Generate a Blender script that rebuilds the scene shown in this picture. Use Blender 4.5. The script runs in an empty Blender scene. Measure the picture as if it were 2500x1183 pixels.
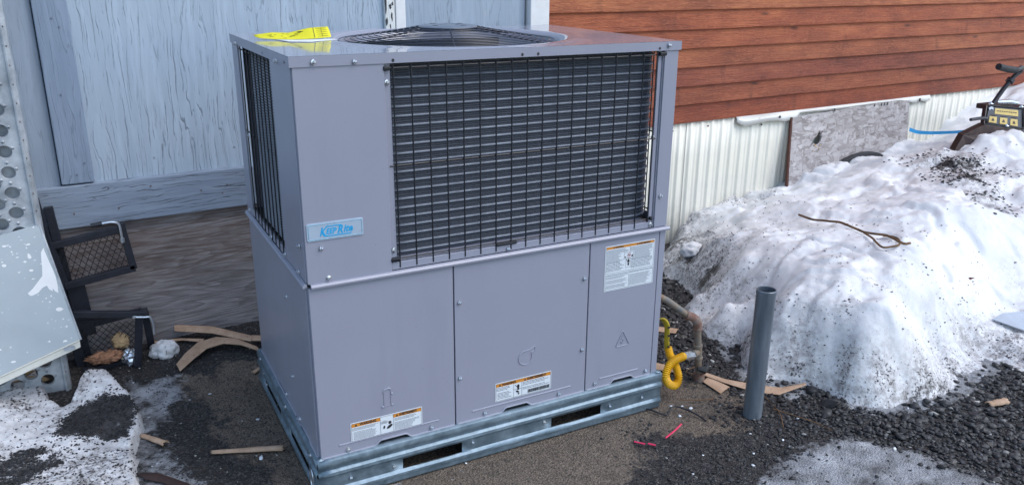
import bpy, bmesh, math, random
import numpy as np
from mathutils import Vector, Matrix, Euler, noise

random.seed(7)
rng = np.random.default_rng(11)
scene = bpy.context.scene
col = scene.collection
R = math.radians

# ------------------------------------------------------------------ camera
cam_data = bpy.data.cameras.new("camera")
cam = bpy.data.objects.new("camera", cam_data)
col.objects.link(cam)
yaw, pitch, roll = 0.4873, 0.3221, 0.0081
fw = Vector((math.sin(yaw) * math.cos(pitch), math.cos(yaw) * math.cos(pitch), -math.sin(pitch)))
rt = Vector((math.cos(yaw), -math.sin(yaw), 0.0))
up = rt.cross(fw)
r2 = rt * math.cos(roll) + up * math.sin(roll)
u2 = -rt * math.sin(roll) + up * math.cos(roll)
cam.matrix_world = Matrix(((r2.x, u2.x, -fw.x, -0.4758), (r2.y, u2.y, -fw.y, -2.0672),
                           (r2.z, u2.z, -fw.z, 1.4841), (0, 0, 0, 1)))
cam_data.sensor_fit = 'HORIZONTAL'
cam_data.sensor_width = 36.0
cam_data.lens = 28.81
cam_data.clip_start = 0.05
cam_data.clip_end = 1000.0
scene.camera = cam

# ------------------------------------------------------------------ daylight: soft overcast sky
SUN_EL, SUN_AZ = R(52), R(135)      # azimuth from +Y towards +X
world = bpy.data.worlds.new("World")
scene.world = world
world.use_nodes = True
wn = world.node_tree
bg = wn.nodes["Background"]
sky = wn.nodes.new("ShaderNodeTexSky")
sky.sky_type = 'NISHITA'
sky.sun_disc = False
sky.sun_elevation = SUN_EL
sky.sun_rotation = SUN_AZ
sky.air_density = 1.0
sky.dust_density = 1.2
hsv = wn.nodes.new("ShaderNodeHueSaturation")
hsv.inputs['Saturation'].default_value = 0.9
hsv.inputs['Hue'].default_value = 0.494
wn.links.new(sky.outputs[0], hsv.inputs['Color'])
wn.links.new(hsv.outputs[0], bg.inputs['Color'])
bg.inputs['Strength'].default_value = 0.15
sun_data = bpy.data.lights.new("sun", 'SUN')
sun_data.energy = 0.75
sun_data.angle = R(40)
sun_data.color = (1.0, 0.97, 0.93)
sun = bpy.data.objects.new("sun", sun_data)
col.objects.link(sun)
sd = Vector((math.sin(SUN_AZ) * math.cos(SUN_EL), math.cos(SUN_AZ) * math.cos(SUN_EL), math.sin(SUN_EL)))
sun.rotation_euler = sd.to_track_quat('Z', 'Y').to_euler()
scene.view_settings.view_transform = 'Standard'
scene.view_settings.look = 'None'
scene.view_settings.gamma = 1.0
scene.view_settings.use_curve_mapping = False
scene.view_settings.exposure = 0.93

# ------------------------------------------------------------------ node helpers
class NT:
    def __init__(s, name):
        s.m = bpy.data.materials.new(name)
        s.m.use_nodes = True
        s.t = s.m.node_tree
        s.b = s.t.nodes["Principled BSDF"]
    def n(s, kind, **kw):
        nd = s.t.nodes.new("ShaderNode" + kind)
        for k, v in kw.items():
            if k in nd.inputs: s.set(nd.inputs[k], v)
            else: setattr(nd, k, v)
        return nd
    def set(s, sock, v):
        if isinstance(v, bpy.types.NodeSocket): s.t.links.new(v, sock)
        elif isinstance(v, (tuple, list)) and len(v) == 3 and sock.type == 'RGBA': sock.default_value = (*v, 1)
        else: sock.default_value = v
    def pr(s, **kw):
        for k, v in kw.items():
            s.set(s.b.inputs[{'color': 'Base Color', 'rough': 'Roughness', 'metal': 'Metallic', 'normal': 'Normal',
                              'spec': 'Specular IOR Level', 'coat': 'Coat Weight', 'coatr': 'Coat Roughness',
                              'trans': 'Transmission Weight', 'sss': 'Subsurface Weight'}[k]], v)
    def obj(s, scale=(1, 1, 1), rot=(0, 0, 0), loc=(0, 0, 0)):
        tc = s.n("TexCoord")
        mp = s.n("Mapping")
        mp.inputs['Scale'].default_value = scale
        mp.inputs['Rotation'].default_value = rot
        mp.inputs['Location'].default_value = loc
        s.t.links.new(tc.outputs['Object'], mp.inputs['Vector'])
        return mp.outputs[0]
    def noise(s, vec, scale=5, detail=4, rough=.55, dist=0):
        nd = s.n("TexNoise")
        nd.inputs['Scale'].default_value = scale
        nd.inputs['Detail'].default_value = detail
        nd.inputs['Roughness'].default_value = rough
        nd.inputs['Distortion'].default_value = dist
        s.t.links.new(vec, nd.inputs['Vector'])
        return nd.outputs['Fac']
    def vor(s, vec, scale=5, feature='F1', out='Distance', rnd=1.0):
        nd = s.n("TexVoronoi")
        nd.feature = feature
        nd.inputs['Scale'].default_value = scale
        nd.inputs['Randomness'].default_value = rnd
        s.t.links.new(vec, nd.inputs['Vector'])
        return nd.outputs[out]
    def ramp(s, fac, *stops):
        nd = s.n("ValToRGB")
        e = nd.color_ramp.elements
        while len(e) < len(stops): e.new(0.5)
        for i, (p, c) in enumerate(stops):
            e[i].position = p
            c = c if isinstance(c, tuple) else (c, c, c)
            e[i].color = (*c, 1)
        s.set(nd.inputs['Fac'], fac)
        return nd.outputs['Color']
    def math(s, op, a, b=0.0, c=0.0, clamp=False):
        nd = s.n("Math", operation=op)
        nd.use_clamp = clamp
        s.set(nd.inputs[0], a); s.set(nd.inputs[1], b); s.set(nd.inputs[2], c)
        return nd.outputs[0]
    def mix(s, fac, a, b, mode='MIX'):
        nd = s.n("Mix", data_type='RGBA', blend_type=mode)
        s.set(nd.inputs['Factor'], fac)
        s.set(nd.inputs[6], a); s.set(nd.inputs[7], b)
        return nd.outputs[2]
    def bump(s, h, strength=.5, dist=.01, normal=None):
        nd = s.n("Bump")
        nd.inputs['Strength'].default_value = strength
        nd.inputs['Distance'].default_value = dist
        s.set(nd.inputs['Height'], h)
        if normal is not None: s.set(nd.inputs['Normal'], normal)
        return nd.outputs[0]
    def attr(s, name, out='Fac'):
        nd = s.n("Attribute", attribute_name=name)
        return nd.outputs[out]
    def objrand(s):
        return s.n("ObjectInfo").outputs['Random']
    def vadd(s, v, off):
        nd = s.n("VectorMath", operation='ADD')
        s.set(nd.inputs[0], v); s.set(nd.inputs[1], off)
        return nd.outputs[0]

def plain(name, c, rough=.5, metal=0.0, var=.12, vs=30, bump=.0, coat=0.0, spec=.5):
    t = NT(name)
    v = t.obj()
    n = t.noise(v, vs, 5, .6)
    d = tuple(x * (1 - var) for x in c)
    l = tuple(min(1, x * (1 + var)) for x in c)
    t.pr(color=t.ramp(n, (.3, d), (.7, l)), metal=metal, coat=coat, spec=spec,
         rough=t.ramp(t.noise(v, vs * .4, 3), (.3, max(0.02, rough - .08)), (.7, rough + .08)))
    if bump: t.pr(normal=t.bump(t.noise(v, vs * 4, 4), bump, .002))
    return t.m

M = {}
# factory grey sheet-metal paint
for nm_, key_, r0_, r1_, bs_ in (("unit_paint", 'paint', .30, .36, .04), ("lid_paint", 'lidpaint', .06, .10, .06)):
    t = NT(nm_); v = t.obj()
    n1 = t.noise(v, 3, 4)
    c = t.ramp(n1, (.3, (.272, .287, .358)), (.7, (.288, .304, .378)))
    c = t.mix(t.ramp(t.noise(v, 40, 4, .75), (.64, 0.0), (.80, .45)), c, (.34, .36, .42))
    c = t.mix(t.ramp(t.noise(t.obj((9, 9, 1.3)), 1, 6, .7), (.52, 0.0), (.72, .22)), c, (.20, .22, .28))
    c = t.mix(t.ramp(t.noise(v, 140, 2, .5), (.76, 0.0), (.79, .6)), c, (.10, .10, .12))
    t.pr(color=c, rough=t.ramp(t.noise(v, 5, 4), (.3, r0_), (.7, r1_)), spec=.6, normal=t.bump(t.noise(v, 1.6, 2), bs_, .03))
    M[key_] = t.m
t = NT("galvanised_steel"); v = t.obj((1, 1, 1))
sp = t.noise(v, 55, 2, .5); n = t.noise(v, 14, 5, .6)
c = t.mix(.35, t.ramp(n, (.3, (.13, .19, .24)), (.7, (.25, .33, .40))), sp, 'OVERLAY')
t.pr(color=c, metal=.6, rough=t.ramp(n, (.3, .40), (.7, .55)), normal=t.bump(t.noise(v, 150, 4), .12, .002))
M['galv'] = t.m
t = NT("weathered_galvanised"); v = t.obj()
n = t.noise(v, 9, 6, .65); n2 = t.noise(v, 45, 5, .7)
c = t.ramp(n, (.3, (.20, .23, .26)), (.5, (.42, .46, .50)), (.72, (.68, .72, .76)))
c = t.mix(t.ramp(n2, (.60, 0.0), (.75, .55)), c, (.16, .13, .11))
t.pr(color=c, metal=.35, rough=.55, normal=t.bump(n2, .2, .003))
M['oldgalv'] = t.m
M['bolt'] = plain("zinc_screw", (.62, .66, .70), .28, .85)
M['black'] = plain("black_enamel", (.012, .014, .02), .35, var=.3)
M['guard'] = plain("dark_coated_wire", (.045, .055, .078), .32, var=.2)
M['cap'] = plain("sky_lightened_cap", (.14, .175, .225), .35, var=.1)  # sky reflection on the guard cap put into a lighter base colour
M['blackframe'] = plain("black_powder_coat", (.014, .017, .028), .5, var=.4, vs=40, bump=.2)
M['fin'] = None
t = NT("coil_fins"); v = t.obj()
vl = t.noise(t.obj((900, 900, 20)), 1, 2, .6)
bt = t.noise(t.obj((60, 60, 14)), 1.0, 4, .7)
c = t.ramp(vl, (.35, (.050, .060, .080)), (.65, (.120, .137, .172)))
c = t.mix(t.ramp(bt, (.72, 0.0), (.80, .55)), c, (.5, .55, .6))
t.pr(color=c, metal=.45, rough=.45, normal=t.bump(vl, .3, .002))
M['fin'] = t.m
M['tube'] = plain("coil_tube_aluminium", (.17, .195, .24), .5, .4, var=.25, vs=40)
M['skylit_sidetube'] = plain("skylit_side_coil_aluminium", (.42, .47, .54), .45, .3, var=.2, vs=40)  # coil aluminium brightened: sky light on the left side put into the colour
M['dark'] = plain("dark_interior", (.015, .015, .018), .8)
M['cardboard'] = None
t = NT("kraft_cardboard"); v = t.obj()
n = t.noise(v, 18, 5, .6); n2 = t.noise(t.obj((1, 1, 1), loc=(3, 1, 2)), 70, 4, .7)
c = t.ramp(n, (.3, (.36, .235, .155)), (.7, (.52, .37, .265)))
c = t.mix(t.ramp(n2, (.58, 0.0), (.72, .7)), c, (.06, .045, .035))
t.pr(color=c, rough=.85, spec=.2, normal=t.bump(n, .25, .004)); M['cardboard'] = t.m

def painted_wood(name, axis, c_hi, c_lo, c_crack, crack_amt, fine=1.0, bare=None, bump=.6, wob=.03):
    """axis: index of the grain direction. Long wandering paint cracks, finer checks, knots."""
    t = NT(name)
    sc = [1, 1, 1]
    base = t.obj()
    lo = t.n("TexNoise"); lo.inputs['Scale'].default_value = 3.0; lo.inputs['Detail'].default_value = 3
    t.t.links.new(base, lo.inputs['Vector'])
    sub = t.n("VectorMath", operation='SUBTRACT'); t.set(sub.inputs[0], lo.outputs['Color']); sub.inputs[1].default_value = (.5, .5, .5)
    scl = t.n("VectorMath", operation='SCALE'); t.set(scl.inputs[0], sub.outputs[0]); scl.inputs['Scale'].default_value = wob
    v0 = t.vadd(base, scl.outputs[0])
    def stretched(a, b):
        mp = t.n("Mapping"); s3 = [a, a, a]; s3[axis] = b
        mp.inputs['Scale'].default_value = s3; t.t.links.new(v0, mp.inputs['Vector']); return mp.outputs[0]
    w1 = t.noise(stretched(34 * fine, 2.6), 1, 5, .6, .25)
    sp_ = t.n("SeparateXYZ"); t.set(sp_.inputs[0], v0)
    across = sp_.outputs[0] if axis == 2 else sp_.outputs[2]
    warp = t.noise(stretched(5, .9), 1, 4, .55, .4)
    warp2 = t.noise(stretched(24, 3.0), 1, 4, .6)
    def lines(fr, wamp, w2amp, width):
        ph = t.math('ADD', t.math('MULTIPLY', across, fr), t.math('ADD', t.math('MULTIPLY', warp, wamp), t.math('MULTIPLY', warp2, w2amp)))
        return t.ramp(t.math('ABSOLUTE', t.math('SUBTRACT', t.math('FRACT', ph), .5)), (.0, 1.0), (width, .0))
    l1 = lines(33 * fine, 8, 1.9, .095); l2 = lines(71 * fine, 12, 2.6, .15)
    big = t.noise(stretched(4, 2), 1, 3)
    b1_ = t.ramp(t.noise(stretched(40 * fine, 3.6), 1, 4, .6), (.46, 0.0), (.56, 1.0))
    b2_ = t.ramp(t.noise(stretched(60 * fine, 9), 1, 4, .6), (.50, 0.0), (.60, .7))
    l1 = t.math('MULTIPLY', l1, b1_); l2 = t.math('MULTIPLY', l2, b2_)
    brk = 1.0
    msk = t.ramp(big, (.36, .3), (.6, 1.0))
    cr = t.math('MULTIPLY', t.math('MAXIMUM', l1, l2), t.math('MULTIPLY', msk, crack_amt), clamp=True)
    tone = t.noise(stretched(10, 1.2), 1, 5, .6)
    c = t.ramp(tone, (.3, c_lo), (.7, c_hi))
    ridge = t.ramp(w1, (.48, 0.0), (.66, .30))
    c = t.mix(ridge, c, tuple(min(1, x * 1.35 + .02) for x in c_hi))
    if bare:
        bn = t.ramp(t.noise(stretched(13, 6), 1, 6, .7), (.66, 0.0), (.70, 1.0))
        c = t.mix(bn, c, bare)
    c = t.mix(cr, c, c_crack)
    rnd = t.objrand()
    c = t.mix(.5, c, t.mix(rnd, tuple(.88 for _ in range(3)), (1, 1, 1)), 'MULTIPLY')
    hgt = t.math('SUBTRACT', t.math('MULTIPLY', w1, .5), cr)
    t.pr(color=c, rough=.62, spec=.35, normal=t.bump(hgt, bump, .006))
    return t.m
M['bluewall'] = painted_wood("blue_grey_plywood", 2, (.385, .465, .555), (.34, .42, .51), (.12, .145, .18), .75, bare=(.34, .42, .50), wob=.03)
M['blueplain'] = painted_wood("blue_grey_smooth_board", 2, (.34, .41, .495), (.30, .37, .46), (.10, .12, .16), .55, fine=.8, bare=(.36, .42, .48), bump=.3)
M['bluebatten'] = painted_wood("blue_grey_batten", 2, (.25, .315, .41), (.20, .26, .35), (.08, .09, .12), .5, fine=1.3, bare=(.17, .18, .22), bump=.4)
M['blueboard'] = painted_wood("blue_grey_base_board", 0, (.275, .335, .42), (.22, .27, .35), (.05, .055, .075), .9, fine=1.2, bare=(.25, .20, .19), bump=.7)
M['whitetrim'] = painted_wood("white_flaking_trim", 2, (.74, .76, .74), (.66, .68, .68), (.10, .10, .10), .5, fine=.7, bare=(.06, .055, .05), bump=.3)
M['whiteclean'] = plain("white_corner_trim", (.72, .73, .74), .5, var=.04)

# weathered plywood skirting: cathedral grain
t = NT("weathered_plywood")
b = t.obj((.9, .9, 5.5)); w = t.noise(b, 1.1, 3, .45, .5)
g = t.math('FRACT', t.math('MULTIPLY', w, 20.0))
g2 = t.noise(t.obj((9, 9, 160)), 1, 4, .6, .3)
stain = t.noise(t.obj((2, 2, 3), loc=(1, 0, 0)), 1.5, 5, .65)
c = t.ramp(g, (0, (.235, .215, .22)), (.55, (.31, .29, .295)), (.88, (.35, .33, .335)), (1, (.17, .155, .157)))
c = t.mix(t.ramp(g2, (.36, .55), (.54, 0.0)), c, (.11, .095, .095))
sep = t.n("SeparateXYZ"); t.set(sep.inputs[0], t.obj())
top = t.math('MULTIPLY', t.ramp(sep.outputs[2], (.36, 0.0), (.55, 1.0)), t.ramp(g2, (.42, 1.0), (.6, .2)))
c = t.mix(t.math('MULTIPLY', top, .5), c, (.15, .085, .055))
c = t.mix(t.ramp(stain, (.5, 0.0), (.75, .6)), c, (.08, .065, .06))
t.pr(color=c, rough=.8, spec=.2, normal=t.bump(t.math('ADD', g2, t.math('MULTIPLY', g, .3)), .5, .004)); M['ply'] = t.m

# stained cedar siding; each board's own stain strength comes from its object colour
t = NT("red_cedar_stain")
oi = t.n("ObjectInfo")
loc = t.n("VectorMath", operation='SCALE'); cx = t.n("CombineXYZ"); t.set(cx.inputs[0], oi.outputs['Random']); t.set(cx.inputs[2], oi.outputs['Random'])
t.set(loc.inputs[0], cx.outputs[0]); loc.inputs['Scale'].default_value = 37.0
tc = t.n("TexCoord")
v0 = t.vadd(tc.outputs['Object'], loc.outputs[0])
def mp_(sc):
    mp = t.n("Mapping"); mp.inputs['Scale'].default_value = sc; t.t.links.new(v0, mp.inputs['Vector']); return mp.outputs[0]
grain = t.noise(mp_((5, 20, 130)), 1, 5, .6, .6)
blot = t.noise(mp_((2.2, 4, 6)), 1, 4, .6)
cross = t.noise(mp_((11, 5, 3)), 1, 3, .5)
scale_ = t.noise(mp_((13, 30, 62)), 1, 4, .6, 2.4)
kn = t.vor(mp_((2.1, 1, 8)), 1, out='Distance')
c = t.ramp(blot, (.3, (.18, .040, .020)), (.5, (.31, .075, .032)), (.72, (.44, .128, .052)))
c = t.mix(t.ramp(grain, (.35, .4), (.6, 0.0)), c, (.12, .028, .014))
c = t.mix(t.ramp(scale_, (.52, 0.0), (.62, .26)), c, (.50, .17, .075))
c = t.mix(t.ramp(cross, (.60, 0.0), (.72, .5)), c, (.11, .026, .014))
c = t.mix(t.ramp(scale_, (.32, .32), (.44, 0.0)), c, (.15, .036, .018))
c = t.mix(t.ramp(kn, (.03, .85), (.10, 0.0)), c, (.07, .018, .01))
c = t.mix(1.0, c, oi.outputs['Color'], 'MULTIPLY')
t.pr(color=c, rough=.58, spec=.35, normal=t.bump(t.math('ADD', t.math('MULTIPLY', scale_, .8), grain), .65, .006)); M['siding'] = t.m

t = NT("cream_corrugated_metal"); v = t.obj()
n = t.noise(v, 4, 5); sp = t.noise(v, 55, 3, .7)
c = t.ramp(n, (.3, (.70, .68, .585)), (.7, (.78, .76, .675)))
c = t.mix(t.ramp(sp, (.72, 0.0), (.76, .7)), c, (.16, .12, .09))
sep = t.n("SeparateXYZ"); t.set(sep.inputs[0], v)
splash = t.math('MULTIPLY', t.ramp(sep.outputs[2], (.1, 1.0), (.45, 0.0)), t.ramp(t.noise(v, 8, 5, .7), (.45, 0.0), (.7, .45)))
c = t.mix(splash, c, (.33, .31, .28))
t.pr(color=c, rough=.4, spec=.45); M['corr'] = t.m
M['vinyl'] = plain("cream_vinyl_strip", (.72, .72, .68), .5, var=.06, vs=10)

# oriented strand board
t = NT("strand_board")
layers = []
for k, (rot, sc) in enumerate([(.3, (13, 13, 36)), (-.5, (12, 12, 40)), (1.1, (14, 14, 38)), (-1.2, (12, 12, 34)), (0.0, (40, 40, 14))]):
    mp = t.obj(sc, (0, rot, 0), (k * 3.1, 0, k * 1.7))
    nd = t.n("TexVoronoi"); nd.inputs['Scale'].default_value = 1.0; nd.distance = 'CHEBYCHEV'; t.t.links.new(mp, nd.inputs['Vector'])
    s1 = t.n("SeparateColor"); t.set(s1.inputs[0], nd.outputs['Color'])
    layers.append((s1.outputs[0], s1.outputs[1], nd.outputs['Distance']))
cc, top_, dd = layers[0]
for a_, b_, d_ in layers[1:]:
    f = t.math('GREATER_THAN', b_, top_)
    cc = t.mix(f, cc, a_); dd = t.mix(f, dd, d_)
    top_ = t.math('MAXIMUM', top_, b_)
c = t.ramp(cc, (0, (.30, .275, .27)), (.35, (.39, .365, .36)), (.7, (.44, .415, .41)), (1, (.51, .485, .48)))
c = t.mix(t.ramp(dd, (.42, 0.0), (.62, .65)), c, (.17, .145, .14))
c = t.mix(t.ramp(t.noise(t.obj(), 5, 5, .7), (.55, 0.0), (.72, .45)), c, (.24, .21, .21))
t.pr(color=c, rough=.8, spec=.2, normal=t.bump(t.mix(.5, cc, dd), .5, .004)); M['osb'] = t.m

# snow and ice
t = NT("old_snow"); v = t.obj()
n = t.noise(v, 3, 6, .6); n2 = t.noise(v, 34, 6, .7); n3 = t.noise(v, 190, 3, .7); n4 = t.noise(v, 95, 4, .75)
dm = t.attr("dirt")
c = t.ramp(n, (.30, (.60, .62, .65)), (.46, (.73, .74, .76)), (.64, (.79, .795, .81)))
spk = t.ramp(t.math('ADD', t.math('ADD', n4, t.math('MULTIPLY', t.math('SUBTRACT', t.noise(v, 7, 4, .6), .5), .22)), t.math('MULTIPLY', dm, .16)), (.655, 0.0), (.695, 1.0))
gr = t.math('MULTIPLY', t.ramp(dm, (.0, 0.0), (.6, 1.0)), t.ramp(n2, (.40, .12), (.60, .85)), clamp=True)
c = t.mix(gr, c, (.27, .25, .25))
c = t.mix(t.ramp(t.math('ADD', dm, t.math('MULTIPLY', t.math('SUBTRACT', n2, .5), .9)), (.72, 0.0), (.90, .95)), c, (.022, .020, .021))
c = t.mix(t.math('MULTIPLY', spk, t.ramp(dm, (0, .45), (.30, .95))), c, (.05, .045, .045))
h = t.math('ADD', t.math('MULTIPLY', n2, .5), t.math('ADD', t.math('MULTIPLY', n3, .16), t.math('MULTIPLY', t.vor(v, 60), .12)))
t.pr(color=c, rough=.5, spec=.4, sss=.10, normal=t.bump(h, .34, .014)); t.b.inputs['Subsurface Radius'].default_value = (.02, .025, .03); t.b.inputs['Subsurface Scale'].default_value = 1.0
M['snow'] = t.m
M['ice'] = None
t = NT("clear_ice"); v = t.obj()
n = t.noise(v, 40, 5, .7); sp = t.noise(v, 120, 3, .7)
c = t.mix(t.ramp(sp, (.62, 0.0), (.7, .8)), t.ramp(n, (.3, (.34, .38, .43)), (.7, (.66, .70, .76))), (.05, .045, .04))
t.pr(color=c, rough=.25, spec=.6, normal=t.bump(n, .5, .01)); M['ice'] = t.m

# ground: compacted brown grit, black wet fines, glazed ice, from masks stored on the mesh
t = NT("grit_and_soil"); v = t.obj()
f1 = t.noise(v, 150, 5, .7); f2 = t.noise(v, 22, 6, .65); cell = t.vor(v, 170, out='Distance'); ccol = t.n("SeparateColor")
t.set(ccol.inputs[0], t.vor(v, 170, out='Color'))
brown = t.ramp(f1, (.36, (.045, .035, .027)), (.50, (.17, .135, .105)), (.70, (.28, .235, .19)))
brown = t.mix(t.ramp(f2, (.52, 0.0), (.70, .55)), brown, (.055, .046, .041))
black = t.ramp(ccol.outputs[0], (.2, (.016, .016, .017)), (.75, (.048, .045, .044)), (.97, (.11, .105, .10)))
black = t.mix(t.ramp(f2, (.52, 0.0), (.62, .6)), black, (.05, .04, .035))
icec = t.mix(t.ramp(t.noise(v, 110, 3, .7), (.60, 0.0), (.68, .8)), t.ramp(t.noise(v, 8, 9, .72), (.34, (.10, .10, .105)), (.46, (.27, .275, .29)), (.60, (.44, .46, .49)), (.75, (.66, .69, .73))), (.045, .042, .04))
wob_ = t.math('ADD', t.math('MULTIPLY', t.math('SUBTRACT', t.noise(v, 30, 6, .75), .5), 1.3), t.math('MULTIPLY', t.math('SUBTRACT', t.noise(v, 7, 5, .65), .5), 2.0))
bm_ = t.ramp(t.math('ADD', t.attr("brown"), wob_), (.38, 0.0), (.62, 1.0))
im_ = t.ramp(t.math('ADD', t.attr("ice"), wob_), (.40, 0.0), (.70, 1.0))
c = t.mix(bm_, black, brown); c = t.mix(im_, c, icec)
hh = t.math('SUBTRACT', t.math('MULTIPLY', f1, 1.0), t.math('MULTIPLY', cell, .8))
t.pr(color=c, rough=t.mix(im_, (.75, .75, .75), (.3, .3, .3)), spec=.4, normal=t.bump(hh, .9, .008)); M['ground'] = t.m
t = NT("gravel_stone")
rc = t.attr("tone")
c = t.ramp(rc, (0, (.009, .009, .011)), (.6, (.022, .022, .025)), (.90, (.042, .040, .041)), (.975, (.075, .07, .066)), (1, (.40, .40, .38)))
t.pr(color=c, rough=.5, spec=.5, normal=t.bump(t.noise(t.obj(), 400, 3), .3, .002)); M['stone'] = t.m

M['yellowhose'] = plain("yellow_gas_hose", (.72, .40, .012), .42, var=.08)
M['sleeve'] = plain("dull_yellow_sleeve", (.40, .31, .012), .5, var=.2)
M['yellowtag'] = plain("yellow_tag_paper", (.72, .66, .02), .6, var=.06)
M['whitepaper'] = plain("white_paper", (.72, .76, .80), .6, var=.03)
M['label'] = plain("label_white", (.68, .74, .80), .45, var=.02)
M['orange'] = plain("label_orange", (.62, .25, .035), .45, var=.03)
M['ink'] = plain("label_ink", (.02, .022, .03), .5)
M['inkgrey'] = plain("label_text_ink", (.11, .13, .17), .5)
M['inkred'] = plain("label_red_ink", (.5, .03, .05), .5)
M['logo'] = plain("logo_blue", (.01, .34, .66), .4, var=.04)
M['logoline'] = plain("logo_border_blue", (.12, .36, .5), .4, var=.04)
M['badge'] = plain("badge_silver", (.42, .52, .64), .3, .2, var=.04)
t = NT("old_iron_pipe"); v = t.obj(); n = t.noise(v, 22, 5, .7)
t.pr(color=t.ramp(n, (.3, (.20, .12, .07)), (.5, (.22, .18, .14)), (.70, (.14, .16, .17))), rough=.7, metal=.2, normal=t.bump(n, .3, .003)); M['iron'] = t.m
t = NT("rusty_fitting"); v = t.obj(); n = t.noise(v, 30, 5, .7)
t.pr(color=t.ramp(n, (.3, (.15, .065, .045)), (.5, (.19, .115, .09)), (.7, (.20, .19, .17))), rough=.75, normal=t.bump(n, .3, .003)); M['rust'] = t.m
t = NT("dull_steel_pipe"); v = t.obj()
n = t.noise(t.obj((20, 20, 3)), 1, 6, .65, .3); sp = t.noise(v, 70, 3, .7)
c = t.ramp(n, (.32, (.12, .145, .175)), (.68, (.23, .27, .315)))
c = t.mix(t.ramp(sp, (.66, 0.0), (.74, .4)), c, (.40, .45, .50))
t.pr(color=c, metal=.35, rough=.34, normal=t.bump(sp, .1, .002)); M['pipe'] = t.m
t = NT("paint_spattered_panel"); v = t.obj()
n = t.noise(v, 5, 4)
d1 = t.ramp(t.vor(v, 26, out='Distance'), (.09, 1.0), (.12, 0.0)); d2 = t.ramp(t.vor(t.obj((1, 1, 1), loc=(.3, .4, .1)), 60, out='Distance'), (.14, 1.0), (.18, 0.0))
msk = t.ramp(t.noise(v, 9, 3), (.45, 0.0), (.55, 1.0))
c = t.ramp(n, (.3, (.36, .41, .445)), (.7, (.43, .485, .52)))
c = t.mix(t.ramp(t.noise(v, 13, 6, .7), (.62, 0.0), (.75, .35)), c, (.34, .32, .26))
c = t.mix(t.math('MAXIMUM', t.math('MULTIPLY', d1, msk), t.math('MULTIPLY', d2, msk)), c, (.78, .80, .80))
t.pr(color=c, rough=.45); M['panel'] = t.m
M['splash'] = plain("white_paint_splash", (.80, .81, .82), .55, var=.03)
M['cream'] = plain("cream_edge", (.62, .62, .56), .5, var=.1)
M['foam'] = plain("brown_insulation", (.33, .17, .10), .9, var=.4, vs=60, bump=.8)
M['foam2'] = plain("tan_expanding_foam", (.46, .32, .18), .9, var=.4, vs=25, bump=.8)
M['foil'] = plain("crumpled_foil", (.72, .76, .82), .22, .9, var=.2)
M['pink'] = plain("pink_plastic", (.70, .03, .11), .4, var=.05)
M['strap'] = plain("blue_strap", (.03, .33, .68), .45, var=.05)
M['twig'] = plain("dry_brown_stalk", (.14, .075, .035), .8, var=.7, vs=22)
M['leaf'] = plain("dead_leaf", (.15, .04, .025), .8, var=.4)
M['machblack'] = plain("machine_black_paint", (.018, .019, .026), .38, var=.5, vs=14)
M['machrust'] = plain("machine_rusty_paint", (.035, .018, .016), .6, var=.6, vs=20)
M['decal'] = plain("yellow_decal", (.50, .37, .10), .5, var=.15)
M['sheet'] = plain("grey_plastic_sheet", (.42, .46, .52), .2, var=.05, coat=.5)
M['osbedge'] = plain("dark_board_edge", (.09, .035, .025), .8)
M['rubber'] = plain("black_rubber", (.022, .024, .028), .7, var=.5, vs=50, bump=.6)
M['darkwood'] = plain("wet_dark_wood", (.035, .018, .015), .45, var=.4)

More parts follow.
